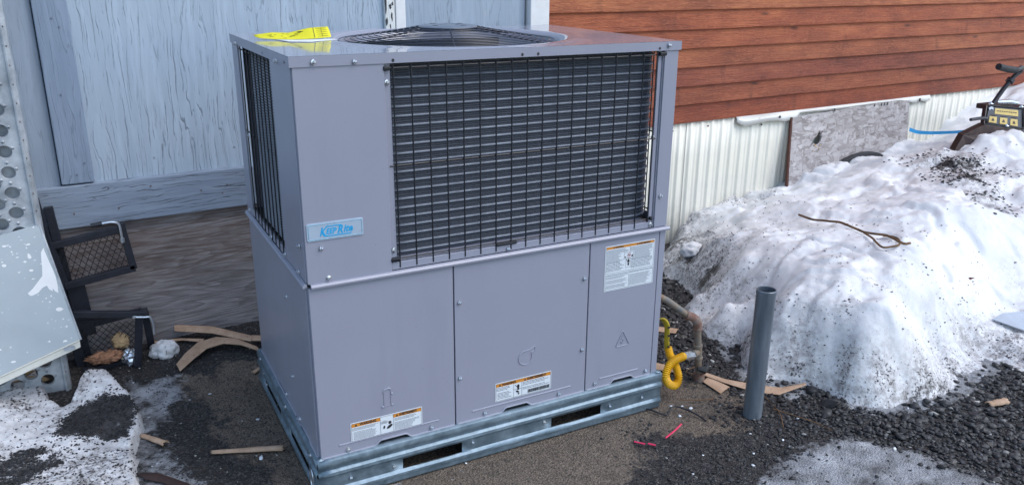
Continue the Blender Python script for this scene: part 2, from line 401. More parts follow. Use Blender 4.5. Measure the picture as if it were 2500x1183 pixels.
# ------------------------------------------------------------------ object helpers
def tag(o, label=None, cat=None, group=None, kind=None):
    if label: o['label'] = label
    if cat: o['category'] = cat
    if group: o['group'] = group
    if kind: o['kind'] = kind
    return o
def empty(name, loc=(0, 0, 0), rz=0.0, parent=None):
    o = bpy.data.objects.new(name, None); col.objects.link(o)
    o.location = loc; o.rotation_euler = (0, 0, rz)
    o.empty_display_size = .1
    if parent: o.parent = parent
    return o
def link(name, me, mat=None, parent=None, smooth=False, loc=None, rot=None):
    if mat is not None and not me.materials: me.materials.append(mat)
    if smooth:
        me.polygons.foreach_set('use_smooth', [True] * len(me.polygons))
    o = bpy.data.objects.new(name, me); col.objects.link(o)
    if parent is not None: o.parent = parent
    if loc is not None: o.location = loc
    if rot is not None: o.rotation_euler = rot
    return o
class MB:
    """collects shapes, then links them as one mesh object"""
    def __init__(s): s.v = []; s.f = []
    def add(s, vs, fs):
        b = len(s.v); s.v += [tuple(x) for x in vs]; s.f += [tuple(b + i for i in f) for f in fs]; return s
    def box(s, x0, x1, y0, y1, z0, z1, mat=None):
        vs = [(x, y, z) for z in (z0, z1) for y in (y0, y1) for x in (x0, x1)]
        if mat is not None: vs = [mat @ Vector(q) for q in vs]
        return s.add(vs, [(0, 2, 3, 1), (4, 5, 7, 6), (0, 1, 5, 4), (2, 6, 7, 3), (0, 4, 6, 2), (1, 3, 7, 5)])
    def tube(s, pts, r, n=8, caps=True, closed=False):
        pts = [Vector(q) for q in pts]; m = len(pts)
        rr = r if isinstance(r, (list, tuple)) else [r] * m
        vs = []; prev = None
        for i, q in enumerate(pts):
            if closed: d = pts[(i + 1) % m] - pts[i - 1]
            else: d = pts[min(i + 1, m - 1)] - pts[max(i - 1, 0)]
            d.normalize()
            if prev is None:
                a = Vector((0, 0, 1)) if abs(d.z) < .9 else Vector((1, 0, 0))
                u = d.cross(a).normalized()
            else:
                u = (prev - d * prev.dot(d)).normalized()
            prev = u; w = d.cross(u)
            vs += [q + (u * math.cos(2 * math.pi * k / n) + w * math.sin(2 * math.pi * k / n)) * rr[i] for k in range(n)]
        fs = []
        for i in range(m if closed else m - 1):
            j = (i + 1) % m
            fs += [(i * n + k, i * n + (k + 1) % n, j * n + (k + 1) % n, j * n + k) for k in range(n)]
        if caps and not closed:
            fs += [tuple(range(n - 1, -1, -1)), tuple((m - 1) * n + k for k in range(n))]
        return s.add(vs, fs)
    def bar(s, a, b, w, h, upv=(0, 0, 1)):
        """rectangular bar from a to b, w across, h along upv"""
        a, b = Vector(a), Vector(b); d = (b - a).normalized(); u = Vector(upv)
        side = d.cross(u).normalized(); u = side.cross(d).normalized()
        vs = [q + side * (sx * w / 2) + u * (sy * h / 2) for q in (a, b) for sx, sy in ((-1, -1), (1, -1), (1, 1), (-1, 1))]
        return s.add(vs, [(3, 2, 1, 0), (4, 5, 6, 7), (0, 1, 5, 4), (1, 2, 6, 5), (2, 3, 7, 6), (3, 0, 4, 7)])
    def prism(s, poly, y0, y1, plane='xz'):
        """extrude a polygon; plane xz extruded along y, xy along z, yz along x"""
        def P(a, b, c): return {'xz': (a, c, b), 'xy': (a, b, c), 'yz': (c, a, b)}[plane]
        n = len(poly)
        vs = [P(a, b, y0) for a, b in poly] + [P(a, b, y1) for a, b in poly]
        fs = [tuple(range(n)), tuple(range(2 * n - 1, n - 1, -1))] + [(i, i + n, (i + 1) % n + n, (i + 1) % n) for i in range(n)]
        return s.add(vs, fs)
    def lathe(s, prof, c=(0, 0, 0), n=48):
        m = len(prof); vs = []
        for r, z in prof:
            vs += [(c[0] + r * math.cos(2 * math.pi * k / n), c[1] + r * math.sin(2 * math.pi * k / n), c[2] + z) for k in range(n)]
        fs = [(i * n + k, i * n + (k + 1) % n, (i + 1) * n + (k + 1) % n, (i + 1) * n + k) for i in range(m - 1) for k in range(n)]
        return s.add(vs, fs)
    def mesh(s, name, fix=True):
        me = bpy.data.meshes.new(name); me.from_pydata(s.v, [], s.f); me.update()
        if fix:
            b = bmesh.new(); b.from_mesh(me); bmesh.ops.recalc_face_normals(b, faces=b.faces); b.to_mesh(me); b.free()
        return me
    def build(s, name, mat, parent=None, smooth=False, bevel=0, loc=None, rot=None, fix=True):
        o = link(name, s.mesh(name, fix), mat, parent, smooth, loc, rot)
        if bevel:
            m = o.modifiers.new("bevel", 'BEVEL'); m.width = bevel; m.segments = 2; m.limit_method = 'ANGLE'; m.angle_limit = R(40)
        if smooth:
            try: o.data.set_sharp_from_angle(angle=R(38))
            except Exception: pass
        return o
def copy_tree(o, parent=None):
    c = o.copy(); col.objects.link(c)
    if parent is not None: c.parent = parent
    for ch in o.children: copy_tree(ch, c)
    return c
def fbm(x, y, z=0.0, s=1.0, o=4):
    return noise.fractal(Vector((x * s, y * s, z * s)), 1.0, 2.0, o)

# wall frame: local x along the wall, local y into the building, z up
WALL_A = R(3.5)
WALL_O = Vector((0, 1.30, 0))
def WL(x, off=0.0, z=0.0):
    """point on the wall at local x, standing off the wall by off"""
    return Vector((WALL_O.x + x * math.cos(WALL_A) + off * math.sin(WALL_A), WALL_O.y + x * math.sin(WALL_A) - off * math.cos(WALL_A), z))

# ================================================================== GROUND
def seg_sd(px, py, poly):
    """signed distance (negative inside) of arrays of points to a polygon"""
    poly = np.array(poly); n = len(poly); d = np.full(px.shape, 1e9); ins = np.zeros(px.shape, bool)
    for i in range(n):
        ax, ay = poly[i]; bx, by = poly[(i + 1) % n]
        ex, ey = bx - ax, by - ay
        tt = np.clip(((px - ax) * ex + (py - ay) * ey) / (ex * ex + ey * ey), 0, 1)
        d = np.minimum(d, np.hypot(px - ax - tt * ex, py - ay - tt * ey))
        cond = ((ay > py) != (by > py)) & (px < (bx - ax) * (py - ay) / (by - ay + 1e-12) + ax)
        ins ^= cond
    return np.where(ins, -d, d)
def sstep(a, b, x):
    t_ = np.clip((x - a) / (b - a), 0, 1); return t_ * t_ * (3 - 2 * t_)
_h = rng.integers(0, 2**31)
def vnoise(x, y, scale, seed=0, octaves=4):
    """numpy value noise, 0..1"""
    tot = np.zeros(np.shape(x)); amp = 1.0; norm = 0.0
    for o in range(octaves):
        fx = x * scale * 2**o + 17.3 * o + seed * 5.1; fy = y * scale * 2**o - 9.7 * o + seed * 3.7
        ix = np.floor(fx).astype(np.int64); iy = np.floor(fy).astype(np.int64)
        tx = fx - ix; ty = fy - iy; tx = tx * tx * (3 - 2 * tx); ty = ty * ty * (3 - 2 * ty)
        def hs(a, b):
            h = (a * 374761393 + b * 668265263 + seed * 974634777) & 0xffffffff
            h = ((h ^ (h >> 13)) * 1274126177) & 0xffffffff
            return ((h ^ (h >> 16)) & 0xffff) / 65535.0
        v_ = (hs(ix, iy) * (1 - tx) + hs(ix + 1, iy) * tx) * (1 - ty) + (hs(ix, iy + 1) * (1 - tx) + hs(ix + 1, iy + 1) * tx) * ty
        tot += amp * v_; norm += amp; amp *= .55
    return tot / norm

BROWN = [(-.30, .95), (-.12, .25), (-.1, -.1), (-.4, -.6), (-.2, -1.4), (.7, -1.3), (.85, -.42), (1.0, -.17), (1.16, -.2), (1.36, -.25), (1.50, -.16), (1.52, .02), (1.40, .12), (1.3, .5), (1.2, .95)]
ICE_R = [(1.17, -.56), (1.35, -.46), (1.53, -.42), (1.66, -.47), (1.78, -.62), (1.86, -.80), (1.9, -1.3), (.95, -1.3)]
ICE_L = [(-.46, 1.02), (-.26, 1.0), (-.27, .80), (-.36, .62), (-.33, .46), (-.31, .25), (-.25, .05), (-.5, -.1), (-.55, .9)]
ICE_F = [(1.90, .70), (1.78, .35), (1.60, .10), (1.66, -.16), (1.80, -.30), (1.84, -.42), (2.03, -.50), (2.3, -.5), (2.45, -.43), (2.9, -.5), (2.9, -.2), (2.2, .2), (2.1, .8)]
def ground_z(x, y):
    z = .010 * (vnoise(x, y, 2.3, 1, 3) - .5) * 2 + .006 * (vnoise(x, y, 14, 2, 4) - .5)
    b = sstep(.06, -.08, seg_sd(x, y, BROWN))
    dark = 1 - b
    z = z + dark * .012 * (vnoise(x, y, 40, 3, 3) - .5) + b * .0025 * (vnoise(x, y, 70, 5, 3) - .5)
    z = z + .045 * sstep(.75, 1.3, y) * sstep(1.4, .7, x) + .014 * sstep(.03, -.08, seg_sd(x, y, ICE_R))
    # the unit's base keeps the ground beneath it level
    under = sstep(.12, 0.0, np.maximum(np.maximum(-.03 - x, x - 1.23), np.maximum(-.03 - y, y - .83)))
    return z * (1 - under) - .004 * under
def axis(lo, hi, st, far, k=1.35):
    a = list(np.arange(lo, hi + 1e-6, st)); d = st
    hi_, lo_ = a[-1], a[0]; up_, dn_ = [], []
    while hi_ < far: d *= k; hi_ += d; up_.append(hi_)
    d = st
    while lo_ > -far: d *= k; lo_ -= d; dn_.append(lo_)
    return np.array(dn_[::-1] + a + up_)
gx = axis(-1.1, 3.0, .010, 300); gy = axis(-1.25, 1.45, .010, 300)
X, Y = np.meshgrid(gx, gy)
near = sstep(4.5, 3.0, np.maximum(np.abs(X - 1), np.abs(Y)))
Z = ground_z(X, Y) * near - .03 * (1 - near)
def grid_mesh(name, X, Y, Z, keep=None, attrs=None):
    ny, nx = X.shape
    idx = np.arange(nx * ny).reshape(ny, nx)
    q = np.stack([idx[:-1, :-1], idx[:-1, 1:], idx[1:, 1:], idx[1:, :-1]], -1).reshape(-1, 4)
    if keep is not None: q = q[keep[q].any(1)] if keep.ndim == 1 else q[keep.reshape(-1)[q].any(1)]
    used = np.zeros(nx * ny, bool); used[q.reshape(-1)] = True
    remap = np.cumsum(used) - 1
    co = np.stack([X, Y, Z], -1).reshape(-1, 3)[used]; q = remap[q]
    me = bpy.data.meshes.new(name)
    me.vertices.add(len(co)); me.vertices.foreach_set('co', co.astype(np.float32).ravel())
    me.loops.add(len(q) * 4); me.loops.foreach_set('vertex_index', q.astype(np.int32).ravel())
    me.polygons.add(len(q)); me.polygons.foreach_set('loop_start', np.arange(0, len(q) * 4, 4, dtype=np.int32))
    me.update(calc_edges=True)
    me.polygons.foreach_set('use_smooth', np.ones(len(q), bool))
    for k, a in (attrs or {}).items():
        at = me.attributes.new(k, 'FLOAT', 'POINT'); at.data.foreach_set('value', a.reshape(-1)[used].astype(np.float32))
    me.validate(); me.update()
    return me
br = sstep(.16, -.16, seg_sd(X, Y, BROWN))
left_soil = sstep(.0, -.25, X - .05) * sstep(.0, .3, Y)
ic = np.maximum(sstep(.07, -.10, seg_sd(X, Y, ICE_R)), np.maximum(.62 * sstep(.06, -.08, seg_sd(X, Y, ICE_L)), 1.0 * sstep(.06, -.12, seg_sd(X, Y, ICE_F)) * (.35 + 1.0 * sstep(.36, .54, vnoise(X, Y, 8, 66, 3)))))
tag(link('ground', grid_mesh('ground', X, Y, Z, attrs={'brown': br, 'ice': ic}), M['ground']), kind='structure')

# ---- snow bank (right)
CTRL = np.array([(2.062, 0.923, 0.0), (1.929, 0.638, 0.0), (1.875, 0.409, 0.0), (1.852, 0.281, 0.0), (1.668, -0.034, 0.0), (1.75, -0.057, 0.0), (1.809, -0.124, 0.0), (1.844, -0.23, 0.0), (1.864, -0.342, 0.0), (2.01, -0.4, 0.0), (2.212, -0.418, 0.0), (2.416, -0.377, 0.0), (2.404, -0.258, 0.02), (2.605, -0.278, 0.02), (2.712, -0.415, 0.02), (1.891, 0.607, 0.12), (2.166, 0.878, 0.15), (1.86, 0.407, 0.12), (1.837, 0.325, 0.08), (1.867, 0.371, 0.17), (2.048, 0.525, 0.22), (2.434, 0.948, 0.22), (1.786, -0.006, 0.1), (1.864, 0.09, 0.22), (2.108, 0.343, 0.27), (2.528, 0.766, 0.28), (2.961, 1.198, 0.27), (1.859, -0.148, 0.06), (1.858, -0.136, 0.14), (1.931, -0.049, 0.26), (2.2, 0.205, 0.3), (2.634, 0.606, 0.31), (3.151, 1.08, 0.3), (1.901, -0.299, 0.07), (1.923, -0.261, 0.18), (2.052, -0.136, 0.27), (2.333, 0.108, 0.31), (3.058, 0.726, 0.33), (2.052, -0.355, 0.06), (2.058, -0.329, 0.18), (2.092, -0.286, 0.27), (2.308, -0.112, 0.3), (2.669, 0.175, 0.33), (3.294, 0.668, 0.36), (3.926, 1.163, 0.37), (2.404, -0.268, 0.06), (2.444, -0.224, 0.14), (2.523, -0.107, 0.26), (2.834, 0.093, 0.33), (3.209, 0.376, 0.4), (3.919, 0.883, 0.38), (4.377, 1.22, 0.42), (2.719, -0.232, 0.05), (2.924, -0.078, 0.14), (3.108, 0.056, 0.2), (3.2, 0.146, 0.34), (3.861, 0.593, 0.38), (4.292, 0.891, 0.44), (2.939, -0.252, 0.05), (3.223, -0.062, 0.12), (3.318, 0.014, 0.2), (3.628, 0.227, 0.3), (4.047, 0.502, 0.38), (4.401, 0.738, 0.46), (2.424, 1.448, 0.006), (2.601, 1.459, 0.127), (2.924, 1.479, 0.18), (3.37, 1.506, 0.277), (3.749, 1.529, 0.298), (4.457, 1.573, 0.346), (5.039, 1.608, 0.464), (5.318, 1.625, 0.545), (5.564, 1.64, 0.602), (1.9, 1.42, -0.02), (1.7, 1.0, -0.05), (1.6, 0.4, -0.05), (6.0, 0.0, 0.3), (6.0, 1.0, 0.6), (6.0, 1.6, 0.75), (7.5, 1.7, 0.7), (7.5, 0.0, 0.35), (5.0, -0.5, 0.1), (4.0, -0.7, 0.0), (7.0, -1.0, 0.1), (3.2, -0.8, -0.05), (2.4, -0.8, -0.08), (1.76, 0.6, -0.10), (1.87, 0.87, -0.10), (1.72, 0.3, -0.10), (1.62, 0.1, -0.08), (1.72, -0.25, -0.08), (2.1, -0.55, -0.08), (1.9, -0.7, -0.08), (1.5, -0.3, -0.08)])
def tps(P, lam=2e-3):
    K = lambda r: r * r * np.log(r + 1e-9)
    XY = P[:, :2]; n = len(XY)
    A = K(np.linalg.norm(XY[:, None] - XY[None], axis=2)) + lam * np.eye(n)
    Q = np.c_[np.ones(n), XY]
    w = np.linalg.solve(np.block([[A, Q], [Q.T, np.zeros((3, 3))]]), np.r_[P[:, 2], 0, 0, 0])
    def f(x, y):
        s = w[-3] + w[-2] * x + w[-1] * y
        for (a, b, _), k in zip(P, w): 
            r = np.hypot(x - a, y - b); s = s + k * K(r)
        return s
    return f
snow_base = tps(CTRL)
def ridged(x, y, s, seed): return 1 - np.abs(2 * vnoise(x, y, s, seed, 3) - 1)
def snow_z(x, y):
    h = snow_base(x, y) + .11 * np.exp(-(((x - 4.40) / .22)**2 + ((y - .86) / .16)**2)) + .05 * np.exp(-(((x - 4.05) / .2)**2 + ((y - .95) / .18)**2))
    h = h + .045 * sstep(-.005, .05, h)
    body = sstep(-.02, .12, h)
    n = .07 * (vnoise(x, y, 3.2, 11, 3) - .5) - .045 * (ridged(x, y, 2.1, 19) - .6) + .020 * (vnoise(x, y, 9, 12, 3) - .5) - .020 * sstep(.80, .97, ridged(x, y, 2.7, 23)) + .011 * (vnoise(x, y, 30, 13, 3) - .5) + .006 * (vnoise(x, y, 90, 14, 2) - .5)
    q_ = 5 * vnoise(x + .3 * y, y, 2.8, 15, 3); crust = .034 * (np.floor(q_) + sstep(.0, .16, q_ - np.floor(q_))) / 5 * 2 - .034
    edge = .03 * (vnoise(x, y, 22, 16, 3) - .5)
    return h + body * (n * 1.15 + crust - .008) + (1 - body) * edge
DIRT = [(3.9, .8, .22, 1.0), (3.75, .62, .18, .95), (3.66, .46, .13, .8), (3.5, .3, .10, .9), (4.05, .62, .13, .5), (4.5, .2, .4, .35),
        (2.30, 1.25, .20, 1.0), (2.18, 1.0, .18, 1.0), (2.12, .85, .16, .9), (2.06, .74, .13, 1.0), (2.5, 1.42, .14, .7), (2.85, 1.40, .16, .6), (2.98, 1.30, .10, .55),
        (1.95, .62, .12, .9), (2.0, .45, .10, .5), (2.05, .40, .12, .35), (1.93, .33, .10, .5), (2.18, .66, .10, .6), (2.36, .72, .09, .5), (2.6, .85, .10, .3),
        (1.90, -.03, .10, .35), (2.21, -.10, .10, .35), (1.96, -.13, .07, .5), (1.80, -.08, .10, .8), (1.86, -.25, .08, .75), (1.95, -.36, .09, .8), (2.15, -.40, .10, .75), (2.4, -.36, .14, .9), (2.65, -.33, .18, .9), (2.9, -.3, .15, .5), (1.78, .12, .10, .9), (3.25, -.3, .25, .6)]
def dirt_at(x, y):
    d = np.zeros(np.shape(x))
    for a, b, r, k in DIRT: d = np.maximum(d, k * np.exp(-((x - a)**2 + (y - b)**2) / (r * r)))
    low = sstep(.11, .0, snow_base(x, y)) * .75
    return np.maximum(np.maximum(d, low), .22 * sstep(3.0, 2.2, x) * sstep(.45, .7, vnoise(x, y, 5, 77, 3)))
sx = np.concatenate([np.arange(1.5, 4.4, .0105), np.arange(4.4, 7.5, .03)]); sy = np.arange(-1.0, 1.83, .0105)
SX, SY = np.meshgrid(sx, sy)
SZ = snow_z(SX, SY)
lim = WALL_O.y + SX * math.tan(WALL_A) - .004
keep = (SZ > ground_z(SX, SY) * (np.abs(SX) < 3.5) - .006) & (SY < lim + .03)
tag(link('snow_bank', grid_mesh('snow_bank', SX, SY, SZ, keep, {'dirt': dirt_at(SX, SY) * (.35 + .9 * vnoise(SX, SY, 12, 21, 3))}), M['snow']), kind='structure')

# ---- broken ice slab (left)
SLAB = [(-.66, .88), (-.58, 1.08), (-.49, .975), (-.455, .86), (-.425, .73), (-.435, .64), (-.455, .56), (-.47, .42), (-.465, .24), (-.5, -.2), (-1.7, -.2), (-1.7, 1.22), (-.75, 1.22), (-.70, .95)]
SLAB2 = [(-.70, .94), (-.60, 1.20), (-.53, 1.14), (-.59, .95), (-.62, .85)]
ix_ = np.arange(-1.7, -.30, .007); iy_ = np.arange(-.2, 1.27, .007)
IX, IY = np.meshgrid(ix_, iy_)
sdn = seg_sd(IX, IY, SLAB) + .025 * (vnoise(IX, IY, 18, 31, 3) - .5)
rise = sstep(.004, -.022, sdn)
IZ = -.02 + rise * (.066 + .03 * (vnoise(IX, IY, 6, 32, 3) - .5) + .014 * (vnoise(IX, IY, 26, 33, 3) - .5) + .006 * (vnoise(IX, IY, 80, 34, 2) - .5) + .05 * np.exp(-((IX + .56)**2 + (IY - .98)**2) / .012) + .03 * sstep(.7, 1.2, IY) * sstep(-.65, -.9, IX))
GP = [(-.66, .79), (-.55, .86), (-.455, .81), (-.447, .69), (-.475, .545), (-.56, .56), (-.62, .60), (-.70, .66)]
GP2 = [(-.9, .58), (-.72, .62), (-.68, .50), (-.78, .35), (-1.0, .35)]
gpd = np.maximum(sstep(.012, -.02, seg_sd(IX, IY, GP) + .06 * (vnoise(IX, IY, 20, 35, 3) - .5)), .9 * sstep(.03, -.03, seg_sd(IX, IY, GP2) + .16 * (vnoise(IX, IY, 20, 36, 3) - .5)))
tag(link('ice_slab', grid_mesh('ice_slab', IX, IY, IZ, rise > .02, {'dirt': np.maximum(gpd, .26 + .42 * sstep(.38, .62, vnoise(IX, IY, 7, 37, 3)) * sstep(-.42, -.55, IX))}), M['snow']), kind='structure')

# ---- loose stones, one mesh per kind of ground
ico = bmesh.new(); bmesh.ops.create_icosphere(ico, subdivisions=1, radius=1.0)
ICO_V = np.array([q.co[:] for q in ico.verts]); ICO_F = np.array([[q.index for q in f.verts] for f in ico.faces]); ico.free()
def stones(name, pts, size, flat=.6, tone=None, sink=.3, mat=None):
    n = len(pts); k = len(ICO_V)
    jit = 1 + rng.uniform(-.28, .28, (n, k, 1))
    V = ICO_V[None] * jit * np.stack([size * rng.uniform(.7, 1.3, n), size * rng.uniform(.6, 1.0, n), size * flat * rng.uniform(.6, 1.1, n)], -1)[:, None, :]
    a = rng.uniform(0, 2 * np.pi, n); b = rng.normal(0, .35, n)
    ca, sa, cb, sb = np.cos(a), np.sin(a), np.cos(b), np.sin(b)
    x = V[..., 0] * cb[:, None] + V[..., 2] * sb[:, None]; z = -V[..., 0] * sb[:, None] + V[..., 2] * cb[:, None]; y = V[..., 1]
    V = np.stack([x * ca[:, None] - y * sa[:, None], x * sa[:, None] + y * ca[:, None], z], -1) + pts[:, None, :]
    V[..., 2] += (size * flat * (1 - sink) * .5)[:, None]
    F = (ICO_F[None] + (np.arange(n) * k)[:, None, None]).reshape(-1, 3)
    me = bpy.data.meshes.new(name)
    me.vertices.add(n * k); me.vertices.foreach_set('co', V.astype(np.float32).ravel())
    me.loops.add(len(F) * 3); me.loops.foreach_set('vertex_index', F.astype(np.int32).ravel())
    me.polygons.add(len(F)); me.polygons.foreach_set('loop_start', np.arange(0, len(F) * 3, 3, dtype=np.int32))
    me.update(calc_edges=True)
    me.polygons.foreach_set('use_smooth', rng.random(len(F)) > .35)
    at = me.attributes.new('tone', 'FLOAT', 'POINT')
    tn = rng.random(n) if tone is None else tone
    at.data.foreach_set('value', np.repeat(tn, k).astype(np.float32))
    me.update()
    return link(name, me, mat or M['stone'])
def sample(n, x0, x1, y0, y1, dens):
    x = rng.uniform(x0, x1, n); y = rng.uniform(y0, y1, n)
    k = rng.random(n) < dens(x, y); return x[k], y[k]
def in_unit(x, y): return (x > -.03) & (x < 1.23) & (y > -.04) & (y < .84)
def d_gravel(x, y):
    d = sstep(-.10, .14, seg_sd(x, y, BROWN) + .30 * (vnoise(x, y, 7, 81, 4) - .5)) * sstep(.50, .95, x)
    d = d * (1 - .95 * sstep(.05, -.06, seg_sd(x, y, ICE_R) + .16 * (vnoise(x, y, 9, 83, 4) - .5))) * sstep(.01, -.01, snow_base(x, y) - .0)
    d = d * (1 - .85 * sstep(.02, -.05, seg_sd(x, y, ICE_F)) * sstep(.40, .5, vnoise(x, y, 8, 66, 3)))
    return np.where(in_unit(x, y), 0, d)
x, y = sample(40000, .6, 3.0, -1.2, 1.2, d_gravel)
pb = sstep(1.1, 1.9, x + .25 * y)
size = (.0040 + .0054 * pb) * np.exp(rng.normal(0, .36, len(x)))
tag(stones('gravel', np.stack([x, y, ground_z(x, y)], -1), size, flat=.5), kind='stuff')
# coarse fines over the dark soil to the left of the unit
def d_left(x, y):
    d = .85 * sstep(.02, .12, seg_sd(x, y, BROWN)) + .25
    d = d * sstep(.03, .07, seg_sd(x, y, SLAB)) * (1 - .65 * sstep(.02, -.04, seg_sd(x, y, ICE_L)))
    return np.where(in_unit(x, y), 0, d)
x, y = sample(15000, -.6, .3, -.3, 1.32, d_left)
tag(stones('soil_crumbs', np.stack([x, y, ground_z(x, y)], -1), rng.uniform(.0016, .0042, len(x)), tone=np.where(rng.random(len(x)) > .985, 1.0, rng.uniform(.1, .9, len(x)))), kind='stuff')
x, y = sample(9000, -.3, 1.6, -1.1, .3, lambda x, y: np.where(in_unit(x, y), 0, sstep(.03, -.05, seg_sd(x, y, BROWN)) * sstep(.35, .7, vnoise(x, y, 5, 50, 3))))
tag(stones('grit_crumbs', np.stack([x, y, ground_z(x, y)], -1), rng.uniform(.0012, .0026, len(x)), tone=np.where(rng.random(len(x)) > .95, .985, rng.uniform(.6, .95, len(x)))), kind='stuff')
# stones melted out on the snow bank and on the slab
x, y = sample(80000, 1.7, 4.7, -.6, 1.5, lambda x, y: .42 * dirt_at(x, y)**1.4 * sstep(.42, .58, vnoise(x, y, 13, 41, 3)) + .028 * (x < 3.1) * sstep(.45, .6, vnoise(x, y, 6, 43, 3)))
zz = snow_z(x, y); k = (zz > .01) & (y < WALL_O.y + x * math.tan(WALL_A) - .02)
x, y, zz = x[k], y[k], zz[k]
tag(stones('snow_grit', np.stack([x, y, zz], -1), rng.uniform(.0016, .0058, len(x))**1.0 * (1 + 1.0 * (x > 3.2)), flat=.4, tone=rng.uniform(0, .8, len(x)), sink=.6), kind='stuff')
def slab_z(x, y):
    i = np.clip(((x + 1.7) / .007).astype(int), 0, len(ix_) - 1); j = np.clip(((y + .2) / .007).astype(int), 0, len(iy_) - 1); return IZ[j, i]
def d_slab(x, y):
    a = np.maximum(sstep(.008, -.01, seg_sd(x, y, GP) + .06 * (vnoise(x, y, 20, 35, 3) - .5)), .75 * sstep(.0, -.03, seg_sd(x, y, GP2) + .16 * (vnoise(x, y, 20, 36, 3) - .5)))
    hole = sstep(.05, -.02, seg_sd(x, y, [(-.54, .68), (-.47, .70), (-.47, .64), (-.60, .58)]))
    return np.where(seg_sd(x, y, SLAB) < -.004, np.maximum(a * (1 - .85 * hole), .03 + .12 * sstep(.5, .7, vnoise(x, y, 9, 71, 3))), 0)
x, y = sample(34000, -1.1, -.4, .2, 1.15, d_slab)
tag(stones('slab_grit', np.stack([x, y, slab_z(x, y)], -1), rng.uniform(.0022, .0052, len(x)), tone=rng.uniform(0, .88, len(x)), flat=.5), kind='stuff')
# pale ice crumbs near the foot of the bank and beside the slab
x, y = sample(3000, -.5, 2.7, -.9, 1.0, lambda x, y: .9 * np.maximum(sstep(.05, -.05, seg_sd(x, y, ICE_F)) * sstep(.04, -.03, snow_base(x, y)), .6 * sstep(.03, -.05, seg_sd(x, y, ICE_L))) * sstep(.45, .6, vnoise(x, y, 9, 61, 3)))
tag(stones('ice_crumbs', np.stack([x, y, ground_z(x, y)], -1), rng.uniform(.003, .008, len(x)), mat=M['ice'], flat=.4, sink=.4), kind='stuff')

# ================================================================== BUILDING
def wall_root(name, label, cat, x=0.0):
    return tag(empty(name, WL(x), WALL_A), label, cat)
house = wall_root('house_wall', 'pale blue-grey painted plywood house wall with battens behind the grey unit', 'wall')
def wpart(name, x0, x1, off0, off1, z0, z1, mat, parent, bevel=.003):
    """box on the wall; off = how far it stands out; object origin at its lower left corner"""
    o = MB().box(0, x1 - x0, -off1 + off0, 0, 0, z1 - z0).build(name, M[mat], parent, bevel=bevel)
    o.location = (x0, -off0, z0); return o
wpart('plywood_panel', -4.5, -.575, -.02, -.001, .70, 3.3, 'blueplain', house)
wpart('plywood_panel', -.56, .755, -.02, .001, .70, 3.3, 'bluewall', house)
wpart('plywood_panel', .76, 1.415, -.02, 0, .70, 3.3, 'blueplain', house)
b = wpart('batten', -.573, -.465, 0, .026, .728, 3.3, 'bluebatten', house)
b['label'] = 'weathered vertical batten at left of the wall'
b = wpart('white_trim', .712, .757, .0, .020, .735, 3.3, 'whitetrim', house); b['label'] = 'flaking white trim strip with bare dark patches'
rs_ = random.Random(4)
for (x, z, w_, hh_) in [(.004, 1.34, .006, .040), (.006, 1.27, .005, .018), (.024, 1.33, .006, .012), (.030, 1.29, .004, .020), (.034, 1.34, .005, .010), (.006, 1.38, .008, .03), (.022, 1.25, .003, .010)]:
    n_ = 11; poly = [(x + w_ * math.cos(2 * math.pi * k / n_) * rs_.uniform(.5, 1.3), z + hh_ * math.sin(2 * math.pi * k / n_) * rs_.uniform(.6, 1.2)) for k in range(n_)]
    o = MB().prism([(a_, b_ - .735) for a_, b_ in poly], -.0206, -.0200).build('bare_patch', M['osbedge'], b); o.data.materials[0] = M['ink']
b = wpart('white_trim', .760, .805, .0, .022, .735, 3.3, 'whiteclean', house)
wpart('base_board', -4.5, 1.42, 0, .034, .565, .722, 'blueboard', house)
wpart('skirting_plywood', -4.5, 1.45, -.02, .006, -.15, .5655, 'ply', house, 0)
wpart('backing_wall', -4.5, 1.45, -.10, -.022, -.15, 3.3, 'dark', house, 0)
# nail heads
nail = MB().lathe([(0, -.0015), (.003, -.001), (.003, .001)], n=8).mesh('nail_head')
nail.materials.append(M['rust'])
for x, z in [(-.52, .76), (-.49, .80), (-.53, 1.05), (-.50, 1.28), (-.52, 1.31), (.05, .80), (-.25, .79), (-.40, .62), (-.1, .65), (.0, .66), (-.28, .69), (-.55, .62), (-.02, .63)]:
    o = link('nail', nail, None, house); o.location = (x, -.036 if z < .73 else -.027 if x < -.46 else -.002, z); o.rotation_euler = (R(90), 0, 0)

